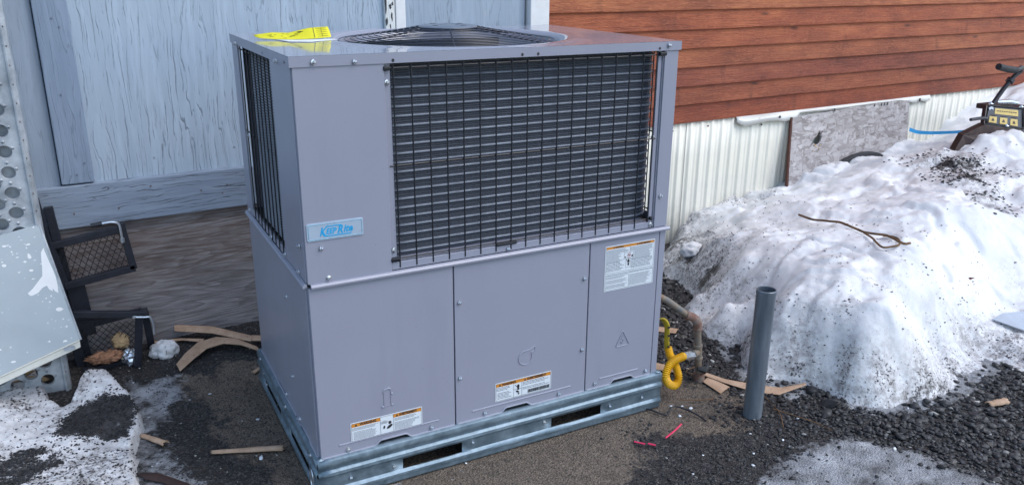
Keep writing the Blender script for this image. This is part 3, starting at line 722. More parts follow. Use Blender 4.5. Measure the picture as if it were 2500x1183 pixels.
red = wall_root('red_siding_wall', 'red-brown stained wooden lap siding above the cream corrugated skirting', 'wall')
wpart('corner_trim', 1.425, 1.528, -.02, .035, .66, 3.3, 'whiteclean', red)
wpart('backing_wall', 1.47, 10.0, -.10, -.03, -.15, 3.3, 'dark', red, 0)
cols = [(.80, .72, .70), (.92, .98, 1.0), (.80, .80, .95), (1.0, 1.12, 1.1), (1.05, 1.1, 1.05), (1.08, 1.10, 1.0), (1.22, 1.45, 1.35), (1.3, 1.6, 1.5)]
EXPO = .0992
for i in range(27):
    z0 = .692 + i * EXPO
    cuts = [1.532, 10.0] if i % 3 != 1 else [1.532, 6.2 + (i % 5) * .3, 10.0]
    for a_, b_ in zip(cuts[:-1], cuts[1:]):
        L = b_ - a_ - .002
        # lapped board: thick lower edge, thin top tucked behind the next one; slightly wavy lower edge
        nseg = 60; mb = MB(); vs = []
        for s_ in range(nseg + 1):
            xx = L * s_ / nseg; wv = .0016 * fbm(xx * 2 + a_, i * 3.1, 0, 1, 3)
            for (yy, zz_) in ((-.020, 0.0 + wv), (-.0205, .004 + wv), (-.006, EXPO + .012), (.004, EXPO + .012), (.004, 0.0 + wv)): vs.append((xx, yy + wv * .5, zz_))
        fs = []
        for s_ in range(nseg):
            for q in range(5): a0 = s_ * 5 + q; a1 = s_ * 5 + (q + 1) % 5; fs.append((a0, a1, a1 + 5, a0 + 5))
        fs += [(0, 1, 2, 3, 4), tuple(nseg * 5 + q for q in (4, 3, 2, 1, 0))]
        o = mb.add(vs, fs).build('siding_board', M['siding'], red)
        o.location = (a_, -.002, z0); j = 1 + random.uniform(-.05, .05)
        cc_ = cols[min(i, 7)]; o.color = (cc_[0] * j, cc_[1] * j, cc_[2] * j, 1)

skirt = wall_root('corrugated_skirting', 'cream corrugated metal skirting under the red siding', 'skirting')
def corr(x0, x1, off, mat='corr'):
    pitch = .0795; n = int((x1 - x0) / .004); vs = []
    for i in range(n + 1):
        xx = (x1 - x0) * i / n; ph = ((xx + x0) / pitch) % 1.0
        yy = -.0085 * (math.exp(-((ph - .5) / .19)**2)) - .0015 * math.sin(2 * math.pi * ph * 3)
        for z in (-.2, .2, .5, .72): vs.append((xx, yy, z))
    fs = [(i * 4 + j, i * 4 + j + 4, i * 4 + j + 5, i * 4 + j + 1) for i in range(n) for j in range(3)]
    o = MB().add(vs, fs).build('corrugated_sheet', M[mat], skirt, smooth=True, fix=False); o.location = (x0, -off, 0)
    s = o.modifiers.new('thickness', 'SOLIDIFY'); s.thickness = .001; return o
for x0, x1, off in [(1.40, 2.49, .004), (2.47, 3.12, .007), (3.10, 3.9, .004), (3.88, 4.8, .007), (4.78, 5.7, .004), (5.68, 6.6, .007), (6.58, 10, .004)]: corr(x0, x1, off)
for x, z in [(1.9, .66), (2.36, .655), (2.62, .66), (2.9, .665), (2.3, .3), (3.05, .63)]:
    o = link('screw', nail, None, skirt); o.location = (x, -.018, z); o.rotation_euler = (R(90), 0, 0); o.scale = (1.7, 1.7, 2)

# strand board leaning on the skirting
ob = tag(empty('strand_board', (0, 0, 0)), 'weathered grey chipboard sheet with a jagged hole leaning on the skirting', 'board')
A_ = WL(3.29, .03, .655); B_ = WL(4.42, .03, .687); C_ = WL(4.40, .10, .22); D_ = WL(3.24, .10, .20)
me = bpy.data.meshes.new('board')
bmx = bmesh.new()
hx, hz = .205, .66      # hole centre in board u, v
def bp(u, v): return A_.lerp(B_, u).lerp(D_.lerp(C_, u), 1 - v)
outer = [(u, 1 + .012 * fbm(u * 9, 2, 0, 1, 3) - .10 * max(0, (u - .93) / .07) * .3) for u in np.linspace(0, 1, 24)] + [(1 - .004, v) for v in np.linspace(.96, .04, 12)] + [(u, 0) for u in np.linspace(1, 0, 12)] + [(.0 + .003 * math.sin(v * 9), v) for v in np.linspace(.04, .96, 12)]
hole = []
for k in range(16):
    a = 2 * math.pi * k / 16; rr_ = 1 + .35 * math.sin(k * 2.7) + .2 * math.sin(k * 5.1)
    q = Vector((math.cos(a) * .034 * rr_, math.sin(a) * .088 * rr_)); sk = q.y * .3
    hole.append((hx + q.x + sk, hz + q.y))
vo = [bmx.verts.new(bp(u, v)) for u, v in outer]; vh = [bmx.verts.new(bp(u, v)) for u, v in hole]
eo = [bmx.edges.new((vo[i], vo[(i + 1) % len(vo)])) for i in range(len(vo))]; eh = [bmx.edges.new((vh[i], vh[(i + 1) % len(vh)])) for i in range(len(vh))]
bmesh.ops.triangle_fill(bmx, edges=eo + eh, use_beauty=True)
bmx.to_mesh(me); bmx.free()
o = link('chipboard', me, M['osb'], ob); s = o.modifiers.new('thickness', 'SOLIDIFY'); s.thickness = .011; s.offset = 0
e = D_ - A_; MB().bar(A_ + Vector((-.007, 0, 0)), D_ + Vector((-.007, 0, 0)), .012, .016, (0, -1, 0)).build('board_edge', M['osbedge'], ob)
mb = MB()
for k in range(5):
    a = hole[(11 + k) % 16]; q = bp(*a); mb.bar(q, q + Vector((random.uniform(-.01, .02), -.012, -random.uniform(.01, .035))), .005, .002, (0, -1, 0))
mb.build('splinter', M['foam2'], ob)
# bent vinyl strip above the board
vin = tag(empty('vinyl_strip'), 'torn cream vinyl strip sagging along the bottom of the red siding', 'trim strip')
top = [(x, .694) for x in np.linspace(2.83, 4.66, 60)]
def low(x):
    if x < 3.35: return .694 - .058 * min(1, max(0, (x - 2.80) / .10))**.7 * (1 - .25 * math.sin((x - 2.9) * 9)) + .004 * math.sin(x * 60) * (x > 3.2)
    if x > 4.38: return .655 + .006 * math.sin(x * 50)
    return .672 + .003 * math.sin(x * 8)
vs = []
for x, z in top:
    zl = low(x); b_ = .010 + .016 * math.sin(min(1, max(0, (x - 2.83) / .4)) * math.pi)
    for f, o_ in ((0, .0), (.5, b_), (1, b_ * .7)): vs.append(WL(x, .022 + o_, z + (zl - z) * f))
mb = MB().add(vs, [(i * 3 + j, i * 3 + j + 1, i * 3 + j + 4, i * 3 + j + 3) for i in range(len(top) - 1) for j in range(2)])
o = mb.build('strip', M['vinyl'], vin, fix=False, smooth=True); s = o.modifiers.new('thickness', 'SOLIDIFY'); s.thickness = .0018
for x in (3.0, 3.17, 3.66, 4.05, 4.12, 4.15, 4.18, 4.52, 4.53):
    q = WL(x, .042, .672)
    vin_m = MB().box(-.006 if x > 3.5 else -.008, .002 if x > 3.5 else .008, -.0015, .0, -.010, .010 if x > 3.5 else .004).build('nail_slot', M['rubber'], vin)
    vin_m.location = q; vin_m.rotation_euler = (0, 0, WALL_A)

# ================================================================== AIR-CONDITIONING UNIT
W_, D_U, ZB, ZS, ZT = 1.200, .803, .135, .672, 1.250
unit = tag(empty('packaged_air_conditioner', (0, 0, 0)), 'large grey packaged heating and cooling unit with a black grille standing on a galvanised base', 'air conditioner')
def plate(name, poly, y0, y1, mat='paint', parent=unit, bevel=.0015, plane='xz'):
    return MB().prism(poly, y0, y1, plane).build(name, M[mat], parent, bevel=bevel)
def rect(a, b, c, d): return [(a, c), (b, c), (b, d), (a, d)]
# --- lower cabinet core and panels
MB().box(.006, W_ - .006, .006, D_U - .006, ZB + .002, ZS + .006).build('cabinet_core', M['dark'], unit)
def skirted(x0, x1, zt, notches, zl=ZB, zr=None):
    """panel outline whose bottom flange is cut up at the lifting notches"""
    p_ = [(x0, zt), (x0, zl)]
    for a, b in notches:
        p_ += [(a - .012, zl + .0), (a - .002, zl + .002), (a + .010, zl + .012), (a + .02, zl + .014), (b - .02, zl + .014), (b - .010, zl + .012), (b + .002, zl + .002), (b + .012, zl)]
    p_ += [(x1, zl), (x1, zt)]
    return p_
doors = []
for x0, x1, nt in [(0, .4225, [(.165, .275)]), (.4265, .8975, [(.585, .69)]), (.9015, 1.172, [(1.0, 1.10)])]:
    d = plate('access_panel', skirted(x0, x1, ZS - .008, nt), -.004, .010)
    doors.append(d)
    mb = MB()
    lipn = nt[0]
    zf = lambda q: ZB + .0145 * float(sstep(lipn[0] - .004, lipn[0] + .016, np.array(q)) * sstep(lipn[1] + .004, lipn[1] - .016, np.array(q)))
    mb.tube([(q, -.0048, zf(q) + .002) for q in np.linspace(x0 + .004, x1 - .003, 60)], .0032, 6)
    mb.build('bottom_lip', M['paint'], d, smooth=True)
    sx0, sx1 = (x0 + .055, x1 - .055)
    m2 = MB(); m2.tube([(sx0, -.0035, ZB + .033), (sx1, -.0035, ZB + .033)], .003, 6).build('pressed_ridge', M['paint'], d, smooth=True)
doors[2]['label'] = 'right access panel with the large warning sheet and raised triangle'
doors[0]['label'] = 'left access panel'; doors[1]['label'] = 'middle access panel'
plate('corner_post', rect(1.176, W_, ZB, ZS - .006), -.002, .03)
plate('right_side_panel', rect(.0305, D_U, ZB, ZS), W_ - .004, W_, plane='yz')
plate('back_panel', rect(0.001, W_ - .0045, ZB, ZS), D_U - .004, D_U)
# left side: rear and front lower panels
sp = plate('side_panel', [(.262, ZS - .008), (.262, ZB), (.40, ZB), (.41, ZB + .012), (.52, ZB + .012), (.53, ZB), (D_U - .005, ZB), (D_U - .005, ZS - .008)], -.003, .006, plane='yz')
MB().tube([(-.003, q, ZB + .003) for q in np.linspace(.27, D_U - .01, 12)], .004, 6).build('bottom_lip', M['paint'], sp, smooth=True)
sp = plate('side_panel', [(.012, ZS - .008), (.012, ZB), (.09, ZB), (.10, ZB + .012), (.19, ZB + .012), (.20, ZB), (.258, ZB), (.258, ZS - .008)], -.005, .006, plane='yz')
MB().tube([(-.005, .014, ZB + .003), (-.005, .085, ZB + .003), (-.005, .10, ZB + .014), (-.005, .19, ZB + .014), (-.005, .205, ZB + .003), (-.005, .256, ZB + .003)], .004, 6).build('bottom_lip', M['paint'], sp, smooth=True)
# --- seam lip all round at mid height
mb = MB().prism([(-.0135, ZS - .008), (-.0145, ZS - .002), (-.010, ZS + .003), (-.002, ZS + .005), (-.002, ZS - .004), (-.010, ZS - .006)], .006, W_ + .008, 'yz')
mb.build('front_seam_lip', M['paint'], unit, bevel=.0008)
mb = MB().prism([(-.0135, ZS - .008), (-.0145, ZS - .002), (-.010, ZS + .003), (-.002, ZS + .005), (-.002, ZS - .004), (-.010, ZS - .006)], .0, D_U, 'xz')
mb.build('side_seam_lip', M['paint'], unit, bevel=.0008)
# --- upper cabinet
plate('upper_left_panel', rect(0, .238, ZS + .004, ZT + .004), -.004, .004)
MB().prism(rect(.2385, .256, .700, ZT), .004, .008).build('opening_flange', M['paint'], unit)
plate('front_ledge', rect(.2385, 1.128, ZS + .006, .700), -.001, .012)
MB().prism(rect(.2385, 1.128, .697, .700), .008, .075).build('ledge_shelf', M['paint'], unit)
plate('right_post', rect(1.148, W_, ZS + .006, ZT + .004), -.003, .004)
MB().prism([(1.147, .001), (1.147, .014), (1.1285, .014), (1.1285, .004), (1.141, .004), (1.143, .008), (1.1445, .001)], ZS + .004, ZT, 'xy').build('post_flange', M['paint'], unit, bevel=.0012)
MB().prism(rect(.004, .035, ZS, ZT), W_ - .003, W_, 'yz').build('right_post_side', M['paint'], unit)
MB().prism(rect(.70, D_U, ZS, ZT), W_ - .003, W_, 'yz').build('rear_post_side', M['paint'], unit)
MB().prism(rect(.0355, .6995, ZS, .700), W_ - .003, W_, 'yz').build('right_ledge', M['paint'], unit)
plate('left_corner_panel', rect(.005, .236, ZS + .006, ZT + .004), -.003, .003, plane='yz')
MB().prism([(.2365, .003), (.251, .003), (.251, .008), (.2365, .008)], .70, ZT, 'xy').v
plate('left_rear_post', rect(.712, D_U, ZS + .006, ZT + .004), -.003, .003, plane='yz')
plate('left_ledge', rect(.2365, .7115, ZS + .006, .700), -.001, .010, plane='yz')
MB().box(.006, .009, .2365, .250, .700, ZT).build('left_opening_flange', M['paint'], unit)
plate('rear_upper_panel', rect(.03, W_ - .05, ZS, ZT), D_U - .004, D_U)
MB().box(.02, W_ - .03, .10, D_U - .01, ZS + .006, ZS + .012).build('inner_deck', M['dark'], unit)
MB().box(.02, W_ - .03, .05, D_U - .01, ZT - .004, ZT).build('inner_ceiling', M['dark'], unit) if False else None
# --- coil
PATH = [(.252, .046)] + [(x, .046) for x in np.linspace(.30, 1.092, 24)] + [(1.098 + .072 * math.sin(a), .118 - .072 * math.cos(a)) for a in np.linspace(.08, math.pi / 2, 14)] + [(1.170, y) for y in np.linspace(.14, .73, 8)]
def offs(path, d):
    out = []
    for i, q in enumerate(path):
        a = Vector(path[max(i - 1, 0)]); b = Vector(path[min(i + 1, len(path) - 1)]); t_ = (b - a).normalized()
        out.append((q[0] + t_.y * d, q[1] - t_.x * d))
    return out
Z0, Z1, FP = .703, 1.244, .00645
zs = []
z = Z0
while z < Z1: zs += [(z, 0.0), (z + FP * .30, .0032), (z + FP * .55, .0032), (z + FP * .85, 0.0)]; z += FP
def ribbon(path, zs, name, mat, parent, flip=False):
    vs = []
    for zz, d in zs: vs += [(x, y, zz) for x, y in offs(path, d)]
    n = len(path)
    fs = [(j * n + i, j * n + i + 1, (j + 1) * n + i + 1, (j + 1) * n + i) for j in range(len(zs) - 1) for i in range(n - 1)]
    return MB().add(vs, fs).build(name, mat, parent, fix=False)
coil = ribbon(PATH, zs, 'condenser_coil', M['fin'], unit)
tube_me = None
zt_ = .7135
while zt_ < 1.235:
    if tube_me is None:
        tube_me = MB().tube([(x, y, 0) for x, y in offs(PATH, .0024)], .0040, 6).mesh('coil_tube'); tube_me.materials.append(M['tube'])
        tube_me.polygons.foreach_set('use_smooth', [True] * len(tube_me.polygons))
    o = link('coil_tube', tube_me, None, coil, loc=(0, 0, zt_)); zt_ += .02585
LP_ = [(.018, .61), (.018, .55), (.018, .50), (.018, .42), (.018, .34), (.018, .26), (.018, .20), (.030, .15), (.06, .10)]
lc = ribbon(LP_, [(a, -b) for a, b in zs], 'side_coil', M['fin'], unit)
mb = MB(); z = Z0 + FP * .4
while z < Z1: mb.tube([(x - .0030, y, z) for x, y in LP_], .0017, 4); z += FP * 1.3
o = mb.build('coil_ridges', M['skylit_sidetube'], lc); o['kind'] = 'stuff'
mb = MB()
for y in (.62, .66): mb.box(.035, .05, y, y + .012, .70, ZT)
mb.build('coil_end_plate', M['black'], unit)
MB().box(.10, W_ - .10, .62, .64, .70, ZT).build('inner_partition', M['dark'], unit)
MB().box(.28, .30, .09, .62, .70, ZT).build('inner_baffle', M['dark'], unit)
# --- wire guards
mb = MB()
for k in range(18):
    x = .263 + k * .0504; mb.tube([(x, -.001, .684 if k < 17 else .70), (x, -.001, 1.248)], .0022, 6)
for z in (1.236, .975, .709): mb.tube([(.246, .0025, z), (1.134, .0025, z)], .0022, 6)
o = mb.build('front_wire_guard', M['black'], unit, smooth=True)
for x, z, w in ((.247, 1.236, .012), (1.143, 1.239, .016), (.252, .709, .016), (1.134, .711, .006)): MB().box(x - w, x + w * .6, -.008, .004, z - .006, z + .006).build('guard_clip', M['black'], unit, bevel=.003)
MB().box(.565, .635, -.006, .002, .699, .708).build('guard_clip', M['black'], unit, bevel=.003)
mb = MB()
for k in range(9):
    y = .262 + k * .0505; mb.tube([(-.002, y, .682), (-.002, y, 1.248)], .0022, 6)
for z in (1.236, .975, .709): mb.tube([(.0015, .245, z), (.0015, .712, z)], .0022, 6)
mb.build('side_wire_guard', M['black'], unit, smooth=True)
mb = MB()
for k in range(11):
    y = .06 + k * .0605; mb.tube([(W_, y, .69), (W_, y, 1.248)], .0022, 6)
for z in (1.236, .975, .709): mb.tube([(W_, .03, z), (W_, .712, z)], .0022, 6)
mb.build('far_wire_guard', M['black'], unit, smooth=True)
# --- lid: skirt flange, top sheet with fan collar
ZL = 1.276
ov = .007
cx, cy = .60, .412
lid = bpy.data.meshes.new('lid'); bl = bmesh.new()
def hz_(x, y):
    r = math.hypot(x - cx, y - cy)
    return ZL + .004 * math.exp(-((r - .40) / .03)**2)
x0, x1, y0, y1 = -ov, W_ + ov, -ov, D_U + ov
NR, NA = 30, 128
rings = []
for j in range(NR + 1):
    f = j / NR; ring = []
    for k in range(NA):
        a = 2 * math.pi * (k + .5) / NA; dx, dy = math.cos(a), math.sin(a)
        # distance to the rectangular rim in this direction
        tx = ((x1 - cx) if dx > 0 else (x0 - cx)) / dx if abs(dx) > 1e-6 else 1e9
        ty = ((y1 - cy) if dy > 0 else (y0 - cy)) / dy if abs(dy) > 1e-6 else 1e9
        tm = min(tx, ty); r0 = .385
        r = r0 + (tm - r0) * f**1.15; x = cx + dx * r; y = cy + dy * r
        edge = min(x - x0, x1 - x, y - y0, y1 - y)
        zz = ZL + (hz_(x, y) - ZL) * float(sstep(0, .028, np.array(edge)))
        ring.append(bl.verts.new((x, y, zz)))
    rings.append(ring)
for cnr in ((x0, y0), (x1, y0), (x1, y1), (x0, y1)):      # pull the nearest rim vertex into each corner
    v_ = min(rings[-1], key=lambda q: (q.co.x - cnr[0])**2 + (q.co.y - cnr[1])**2); v_.co = (cnr[0], cnr[1], ZL)
for j in range(NR):
    for k in range(NA): bl.faces.new((rings[j][k], rings[j][(k + 1) % NA], rings[j + 1][(k + 1) % NA], rings[j + 1][k]))
inner = [bl.verts.new((cx + (q.co.x - cx) * .925, cy + (q.co.y - cy) * .925, ZL - .014)) for q in rings[0]]
inn2 = [bl.verts.new((cx + (q.co.x - cx) * .915, cy + (q.co.y - cy) * .915, ZL - .12)) for q in rings[0]]
for a_, b_ in ((rings[0], inner), (inner, inn2)):
    for k in range(NA): bl.faces.new((a_[k], a_[(k + 1) % NA], b_[(k + 1) % NA], b_[k]))
bmesh.ops.recalc_face_normals(bl, faces=bl.faces); bl.to_mesh(lid); bl.free()
lid_o = link('lid', lid, M['lidpaint'], unit, smooth=True)
mb = MB()
mb.box(x0, x1, y0, y0 + .0016, ZL - .027, ZL - .0004); mb.box(x0, x1, y1 - .0016, y1, ZL - .027, ZL - .0004)
mb.box(x0, x0 + .0016, y0 + .0022, y1 - .002, ZL - .027, ZL - .0004); mb.box(x1 - .0016, x1, y0 + .002, y1 - .002, ZL - .027, ZL - .0004)
mb.build('lid_flange', M['paint'], lid_o)
hole_me = MB().add([(.0040 * math.cos(a), -.0006, .0045 * math.sin(a)) for a in np.linspace(0, 2 * math.pi, 13)[:-1]], [tuple(range(12))]).mesh('screw_hole', False); hole_me.materials.append(M['ink'])
for x in (.262, .644, .695, 1.123): link('screw_hole', hole_me, None, lid_o, loc=(x, y0, 1.256))
for y in (.04, .30, .70): link('screw_hole', hole_me, None, lid_o, loc=(x0, y, 1.258), rot=(0, 0, R(-90)))
# --- fan guard, fan
fgm = MB().lathe([(0, .0015), (.025, .0012), (.028, -.002), (.034, -.002), (.037, .0010), (.078, .0006), (.090, -.001), (.094, -.005), (.090, -.007)], c=(cx, cy, ZL + .037), n=48).build('fan_guard', M['cap'], unit, smooth=True)
prof = lambda r: ZL + .035 - .043 * (max(r - .088, 0) / .262)**.85
r = .104
while r < .352:
    MB().tube([(cx + r * math.cos(a), cy + r * math.sin(a), prof(r)) for a in np.linspace(0, 2 * math.pi, 73)[:-1]], .0015, 5, closed=True).build('guard_ring', M['guard'], fgm, smooth=True, fix=False); r += .0185
for k in range(6):
    a = 2 * math.pi * k / 6 + .18
    MB().tube([(cx + q * math.cos(a), cy + q * math.sin(a), prof(q) - .003) for q in np.linspace(.092, .352, 12)], .0024, 6).build('guard_spoke', M['guard'], fgm, smooth=True)
mb = MB()
for k in range(4):
    a = k * math.pi / 2 + .5
    mb.lathe([(0, .0012), (.009, .0010), (.011, 0)], c=(cx + .062 * math.cos(a), cy + .062 * math.sin(a), ZL + .0375), n=14)
mb.build('cap_slot', M['ink'], fgm)['kind'] = 'stuff'
fan = MB()
for k in range(4):
    a0 = k * math.pi / 2 + .3; vs = []
    for i in range(7):
        for j in range(5):
            r = .05 + (.31 - .05) * i / 6; a = a0 + (j / 4 - .5) * .95; vs.append((cx + r * math.cos(a), cy + r * math.sin(a), 1.17 + (j / 4 - .5) * .09 * (1 - .4 * i / 6)))
    fan.add(vs, [(i * 5 + j, i * 5 + j + 1, i * 5 + j + 6, i * 5 + j + 5) for i in range(6) for j in range(4)])
fan.lathe([(0, 1.20), (.055, 1.20), (.06, 1.19), (.06, 1.05), (0, 1.05)], c=(cx, cy, 0), n=24)
fan.build('fan', M['black'], unit, smooth=True, fix=False)
# --- hex screws
sm_ = MB(); sm_.lathe([(0, .0075), (.0038, .0072), (.0046, .006), (.0046, .0022)], n=6); sm_.lathe([(.0046, .0024), (.0075, .0016), (.0078, 0)], n=14)
screw_me = sm_.mesh('screw'); screw_me.materials.append(M['bolt'])
def screw(p_, face='front', parent=unit, s=1.0):
    o = link('screw', screw_me, None, parent, loc=p_); o.rotation_euler = (R(90), 0, random.random()) if face == 'front' else (0, R(-90), 0); o.scale = (s, s, s)
for x, z, y in [(.053, 1.260, -.0072), (.158, 1.257, -.0072), (1.157, 1.264, -.0072), (.246, 1.199, .003), (.041, .774, -.004), (.057, .687, -.004), (.247, .735, .003), (.606, .686, -.001), (1.133, .690, -.001),
                (1.166, .783, -.003), (1.128, .980, .009), (.442, .543, -.004), (.881, .544, -.004), (.882, .293, -.004), (.440, .293, -.004), (.081, .1465, -.004), (.343, .149, -.004),
                (.525, .151, -.004), (.797, .151, -.004), (.939, .154, -.004), (1.149, .153, -.004)]:
    screw((x, y, z))
for y, z in [(.13, 1.252), (.70, 1.252), (.042, .773), (.070, .690), (.232, .690), (.414, .690), (.75, .690), (.266, .545), (.269, .277), (.391, .155), (.22, .152), (.631, .97)]:
    screw((-.0075 if z > 1.2 else -.005, y, z), 'side')
# --- base rails
PROF = [(.006, .137), (-.008, .136), (-.016, .131), (-.0185, .122), (-.0175, .112), (-.012, .104), (-.012, .099), (-.0195, .093), (-.0205, .085), (-.0145, .079), (-.0135, .0745), (-.0135, .0385), (-.0165, .035), (-.0205, .030), (-.0205, .023), (-.0145, .018), (-.0145, .004), (-.014, .0)]
def rail(name, L, slots, M4):
    cuts = sorted(set([0, L] + [q for s in slots for q in s])); vs = []; fs = []
    xs = []
    for a, b in zip(cuts[:-1], cuts[1:]):
        xs += list(np.linspace(a, b, max(2, int((b - a) / .04) + 1)))[:-1]
    xs.append(L); n = len(PROF)
    for x in xs:
        for (y, z) in PROF:
            wv = .0012 * fbm(x * 6, z * 30, 1, 1, 2); vs.append(M4 @ Vector((x, y + wv, z)))
    for i in range(len(xs) - 1):
        mid = (xs[i] + xs[i + 1]) / 2; ins = any(a < mid < b for a, b in slots)
        for j in range(n - 1):
            if ins and PROF[j][1] < .0785 and PROF[j + 1][1] > .036: continue
            fs.append((i * n + j, i * n + j + 1, (i + 1) * n + j + 1, (i + 1) * n + j))
    o = MB().add(vs, fs).build(name, M['galv'], unit, smooth=True, fix=False)
    s = o.modifiers.new('thickness', 'SOLIDIFY'); s.thickness = .0022; s.offset = 0
    return o
rf = rail('base_rail', W_ + .030, [(.258, .455), (.780, .976)], Matrix.Translation((-.015, 0, 0)))
rs = rail('base_rail', D_U + .028, [(.10, .345), (.49, .72)], Matrix.Translation((0, D_U + .014, 0)) @ Matrix.Rotation(R(-90), 4, 'Z'))
rail('base_rail', D_U + .028, [(.10, .345), (.49, .72)], Matrix.Translation((W_, -.014, 0)) @ Matrix.Rotation(R(90), 4, 'Z'))
rail('base_rail', W_ + .030, [(.258, .455), (.780, .976)], Matrix.Translation((W_ + .015, D_U, 0)) @ Matrix.Rotation(R(180), 4, 'Z'))
MB().box(.01, W_ - .01, .01, D_U - .01, .118, .134).build('floor_pan', M['galv'], unit)
for x, z in [(.079, .058), (.214, .055), (.476, .064), (.737, .066), (.997, .058), (1.132, .058)]: screw((x, -.0155, z), 'front', rf, .85)
for y, z in [(.05, .125), (.75, .125), (.36, .128), (.06, .06), (.70, .09), (.67, .06)]: screw((-.018, y, z), 'side', rs, .85)
MB().tube([(.55, .03, .048), (1.0, .03, .046)], .004, 8).tube([(.2, .10, .040), (.5, .10, .040)], .006, 8).build('tie_rod', M['bolt'], unit, smooth=True)
MB().tube([(-.022, .035 + .016 * math.cos(a), .055 + .030 * math.sin(a)) for a in np.linspace(0, 2 * math.pi, 17)[:-1]], .003, 6, closed=True).build('lifting_loop', M['bolt'], rs, smooth=True)

# --- embossed marks on the panels
mb = MB(); r_ = .0016; ye = -.0048
tri = lambda cx_, cz_, s: [(cx_ + s * math.sin(a), ye, cz_ + s * math.cos(a)) for a in (0, 2 * math.pi / 3, 4 * math.pi / 3)]
mb.tube([(1.046, ye, .325), (1.071, ye, .277), (1.069, ye, .272), (1.021, ye, .272), (1.019, ye, .277), (1.044, ye, .325)], r_, 6, closed=True)
mb.tube([(1.047, ye, .312), (1.039, ye, .298), (1.050, ye, .298), (1.043, ye, .282)], .0014, 6)
mb.tube([(1.037, ye, .290), (1.043, ye, .281), (1.050, ye, .288)], .0014, 6)
mb.build('embossed_bolt_triangle', M['paint'], doors[2], smooth=True)
MB().tube([(.704, ye, .345), (.704, ye, .331), (.690, ye, .326)] + [(.668 + .024 * math.cos(a), ye, .312 + .024 * math.sin(a)) for a in np.linspace(.15, -4.4, 26)] + [(.680, ye, .336), (.704, ye, .345)], r_, 6).build('embossed_blower_mark', M['paint'], doors[1], smooth=True)
mb = MB(); mb.tube([(.194, ye, .307), (.198, ye, .313), (.212, ye, .316), (.216, ye, .312)], .0024, 6).tube([(.196, ye, .307), (.196, ye, .260), (.217, ye, .260), (.217, ye, .312)], .0010, 6)
for x, z in ((.192, .259), (.221, .260), (.221, .297)): mb.tube([(x - .003, ye, z), (x + .003, ye, z + .0005)], .0030, 6)
mb.build('embossed_panel_mark', M['paint'], doors[0], smooth=True)

# --- lettering
def text_obj(s, size, x, y, z, mat, parent, name='lettering', shear=0.0, sx=1.0, bold=.0, ext=.0002, face='front', align='LEFT'):
    cu = bpy.data.curves.new('t', 'FONT'); cu.body = s; cu.size = size; cu.shear = shear; cu.offset = bold; cu.extrude = ext; cu.align_x = align; cu.resolution_u = 3
    o = bpy.data.objects.new('t', cu); col.objects.link(o)
    me = bpy.data.meshes.new_from_object(o.evaluated_get(bpy.context.evaluated_depsgraph_get())); bpy.data.objects.remove(o)
    me.transform(Matrix.Translation((x, y, z)) @ Matrix.Rotation(R(90), 4, 'X') @ Matrix.Scale(sx, 4, (1, 0, 0)))
    me.materials.clear(); me.name = name
    return link(name, me, M[mat], parent)
def rounded(x0, x1, z0, z1, r, n=5):
    p_ = []
    for cx_, cz_, a0 in ((x1 - r, z1 - r, 0), (x0 + r, z1 - r, 90), (x0 + r, z0 + r, 180), (x1 - r, z0 + r, 270)):
        p_ += [(cx_ + r * math.cos(R(a0 + 90 * k / n)), cz_ + r * math.sin(R(a0 + 90 * k / n))) for k in range(n + 1)]
    return p_
def frame_mb(mb, x0, x1, z0, z1, w, y, t=.0003):
    mb.box(x0, x1, y - t, y, z0, z0 + w); mb.box(x0, x1, y - t, y, z1 - w, z1); mb.box(x0, x0 + w, y - t, y, z0 + w, z1 - w); mb.box(x1 - w, x1, y - t, y, z0 + w, z1 - w)
def words(mb, x0, x1, z, h, y, gap=None, rnd=random):
    x = x0
    while x < x1 - .002:
        L = rnd.uniform(.0025, .0085) * (h / .0016); e_ = min(x + L, x1)
        mb.box(x, e_, y - .00025, y, z, z + h); x = e_ + h * .75
# name badge
YB = -.004
bd = MB().prism(rounded(.006, .160, .7965, .845, .005), YB - .0028, YB).build('name_badge', M['badge'], unit, bevel=.0008)
mb = MB(); pts = rounded(.0105, .1555, .8005, .841, .003); mb.tube([(a, YB - .0030, b) for a, b in pts], .0007, 4, closed=True); mb.build('badge_border', M['logoline'], bd)
lg = text_obj('K', .0335, .0390, YB - .0031, .8085, 'logo', bd, shear=.32, sx=.78, bold=.0007)
text_obj('EEP', .0215, .0570, YB - .0031, .8125, 'logo', bd, shear=.28, sx=.82, bold=.0007)
text_obj('R', .0310, .0875, YB - .0031, .8110, 'logo', bd, shear=.30, sx=.78, bold=.0011)
text_obj('ite', .0285, .1045, YB - .0031, .8125, 'logo', bd, shear=.28, sx=.84, bold=.0009)
mb = MB(); mb.prism([(.057, .8320), (.0600, .8350), (.1010, .8350), (.1000, .8320)], YB - .0034, YB - .0030); mb.prism([(.050, .8085), (.0545, .8055), (.1255, .8055), (.1270, .8085)], YB - .0034, YB - .0030)
mb.prism([(.0495, .819), (.0525, .8125), (.057, .8085), (.0545, .8055), (.0505, .8070), (.0465, .8150)], YB - .00345, YB - .0031)
mb.build('logo_band', M['logo'], bd)
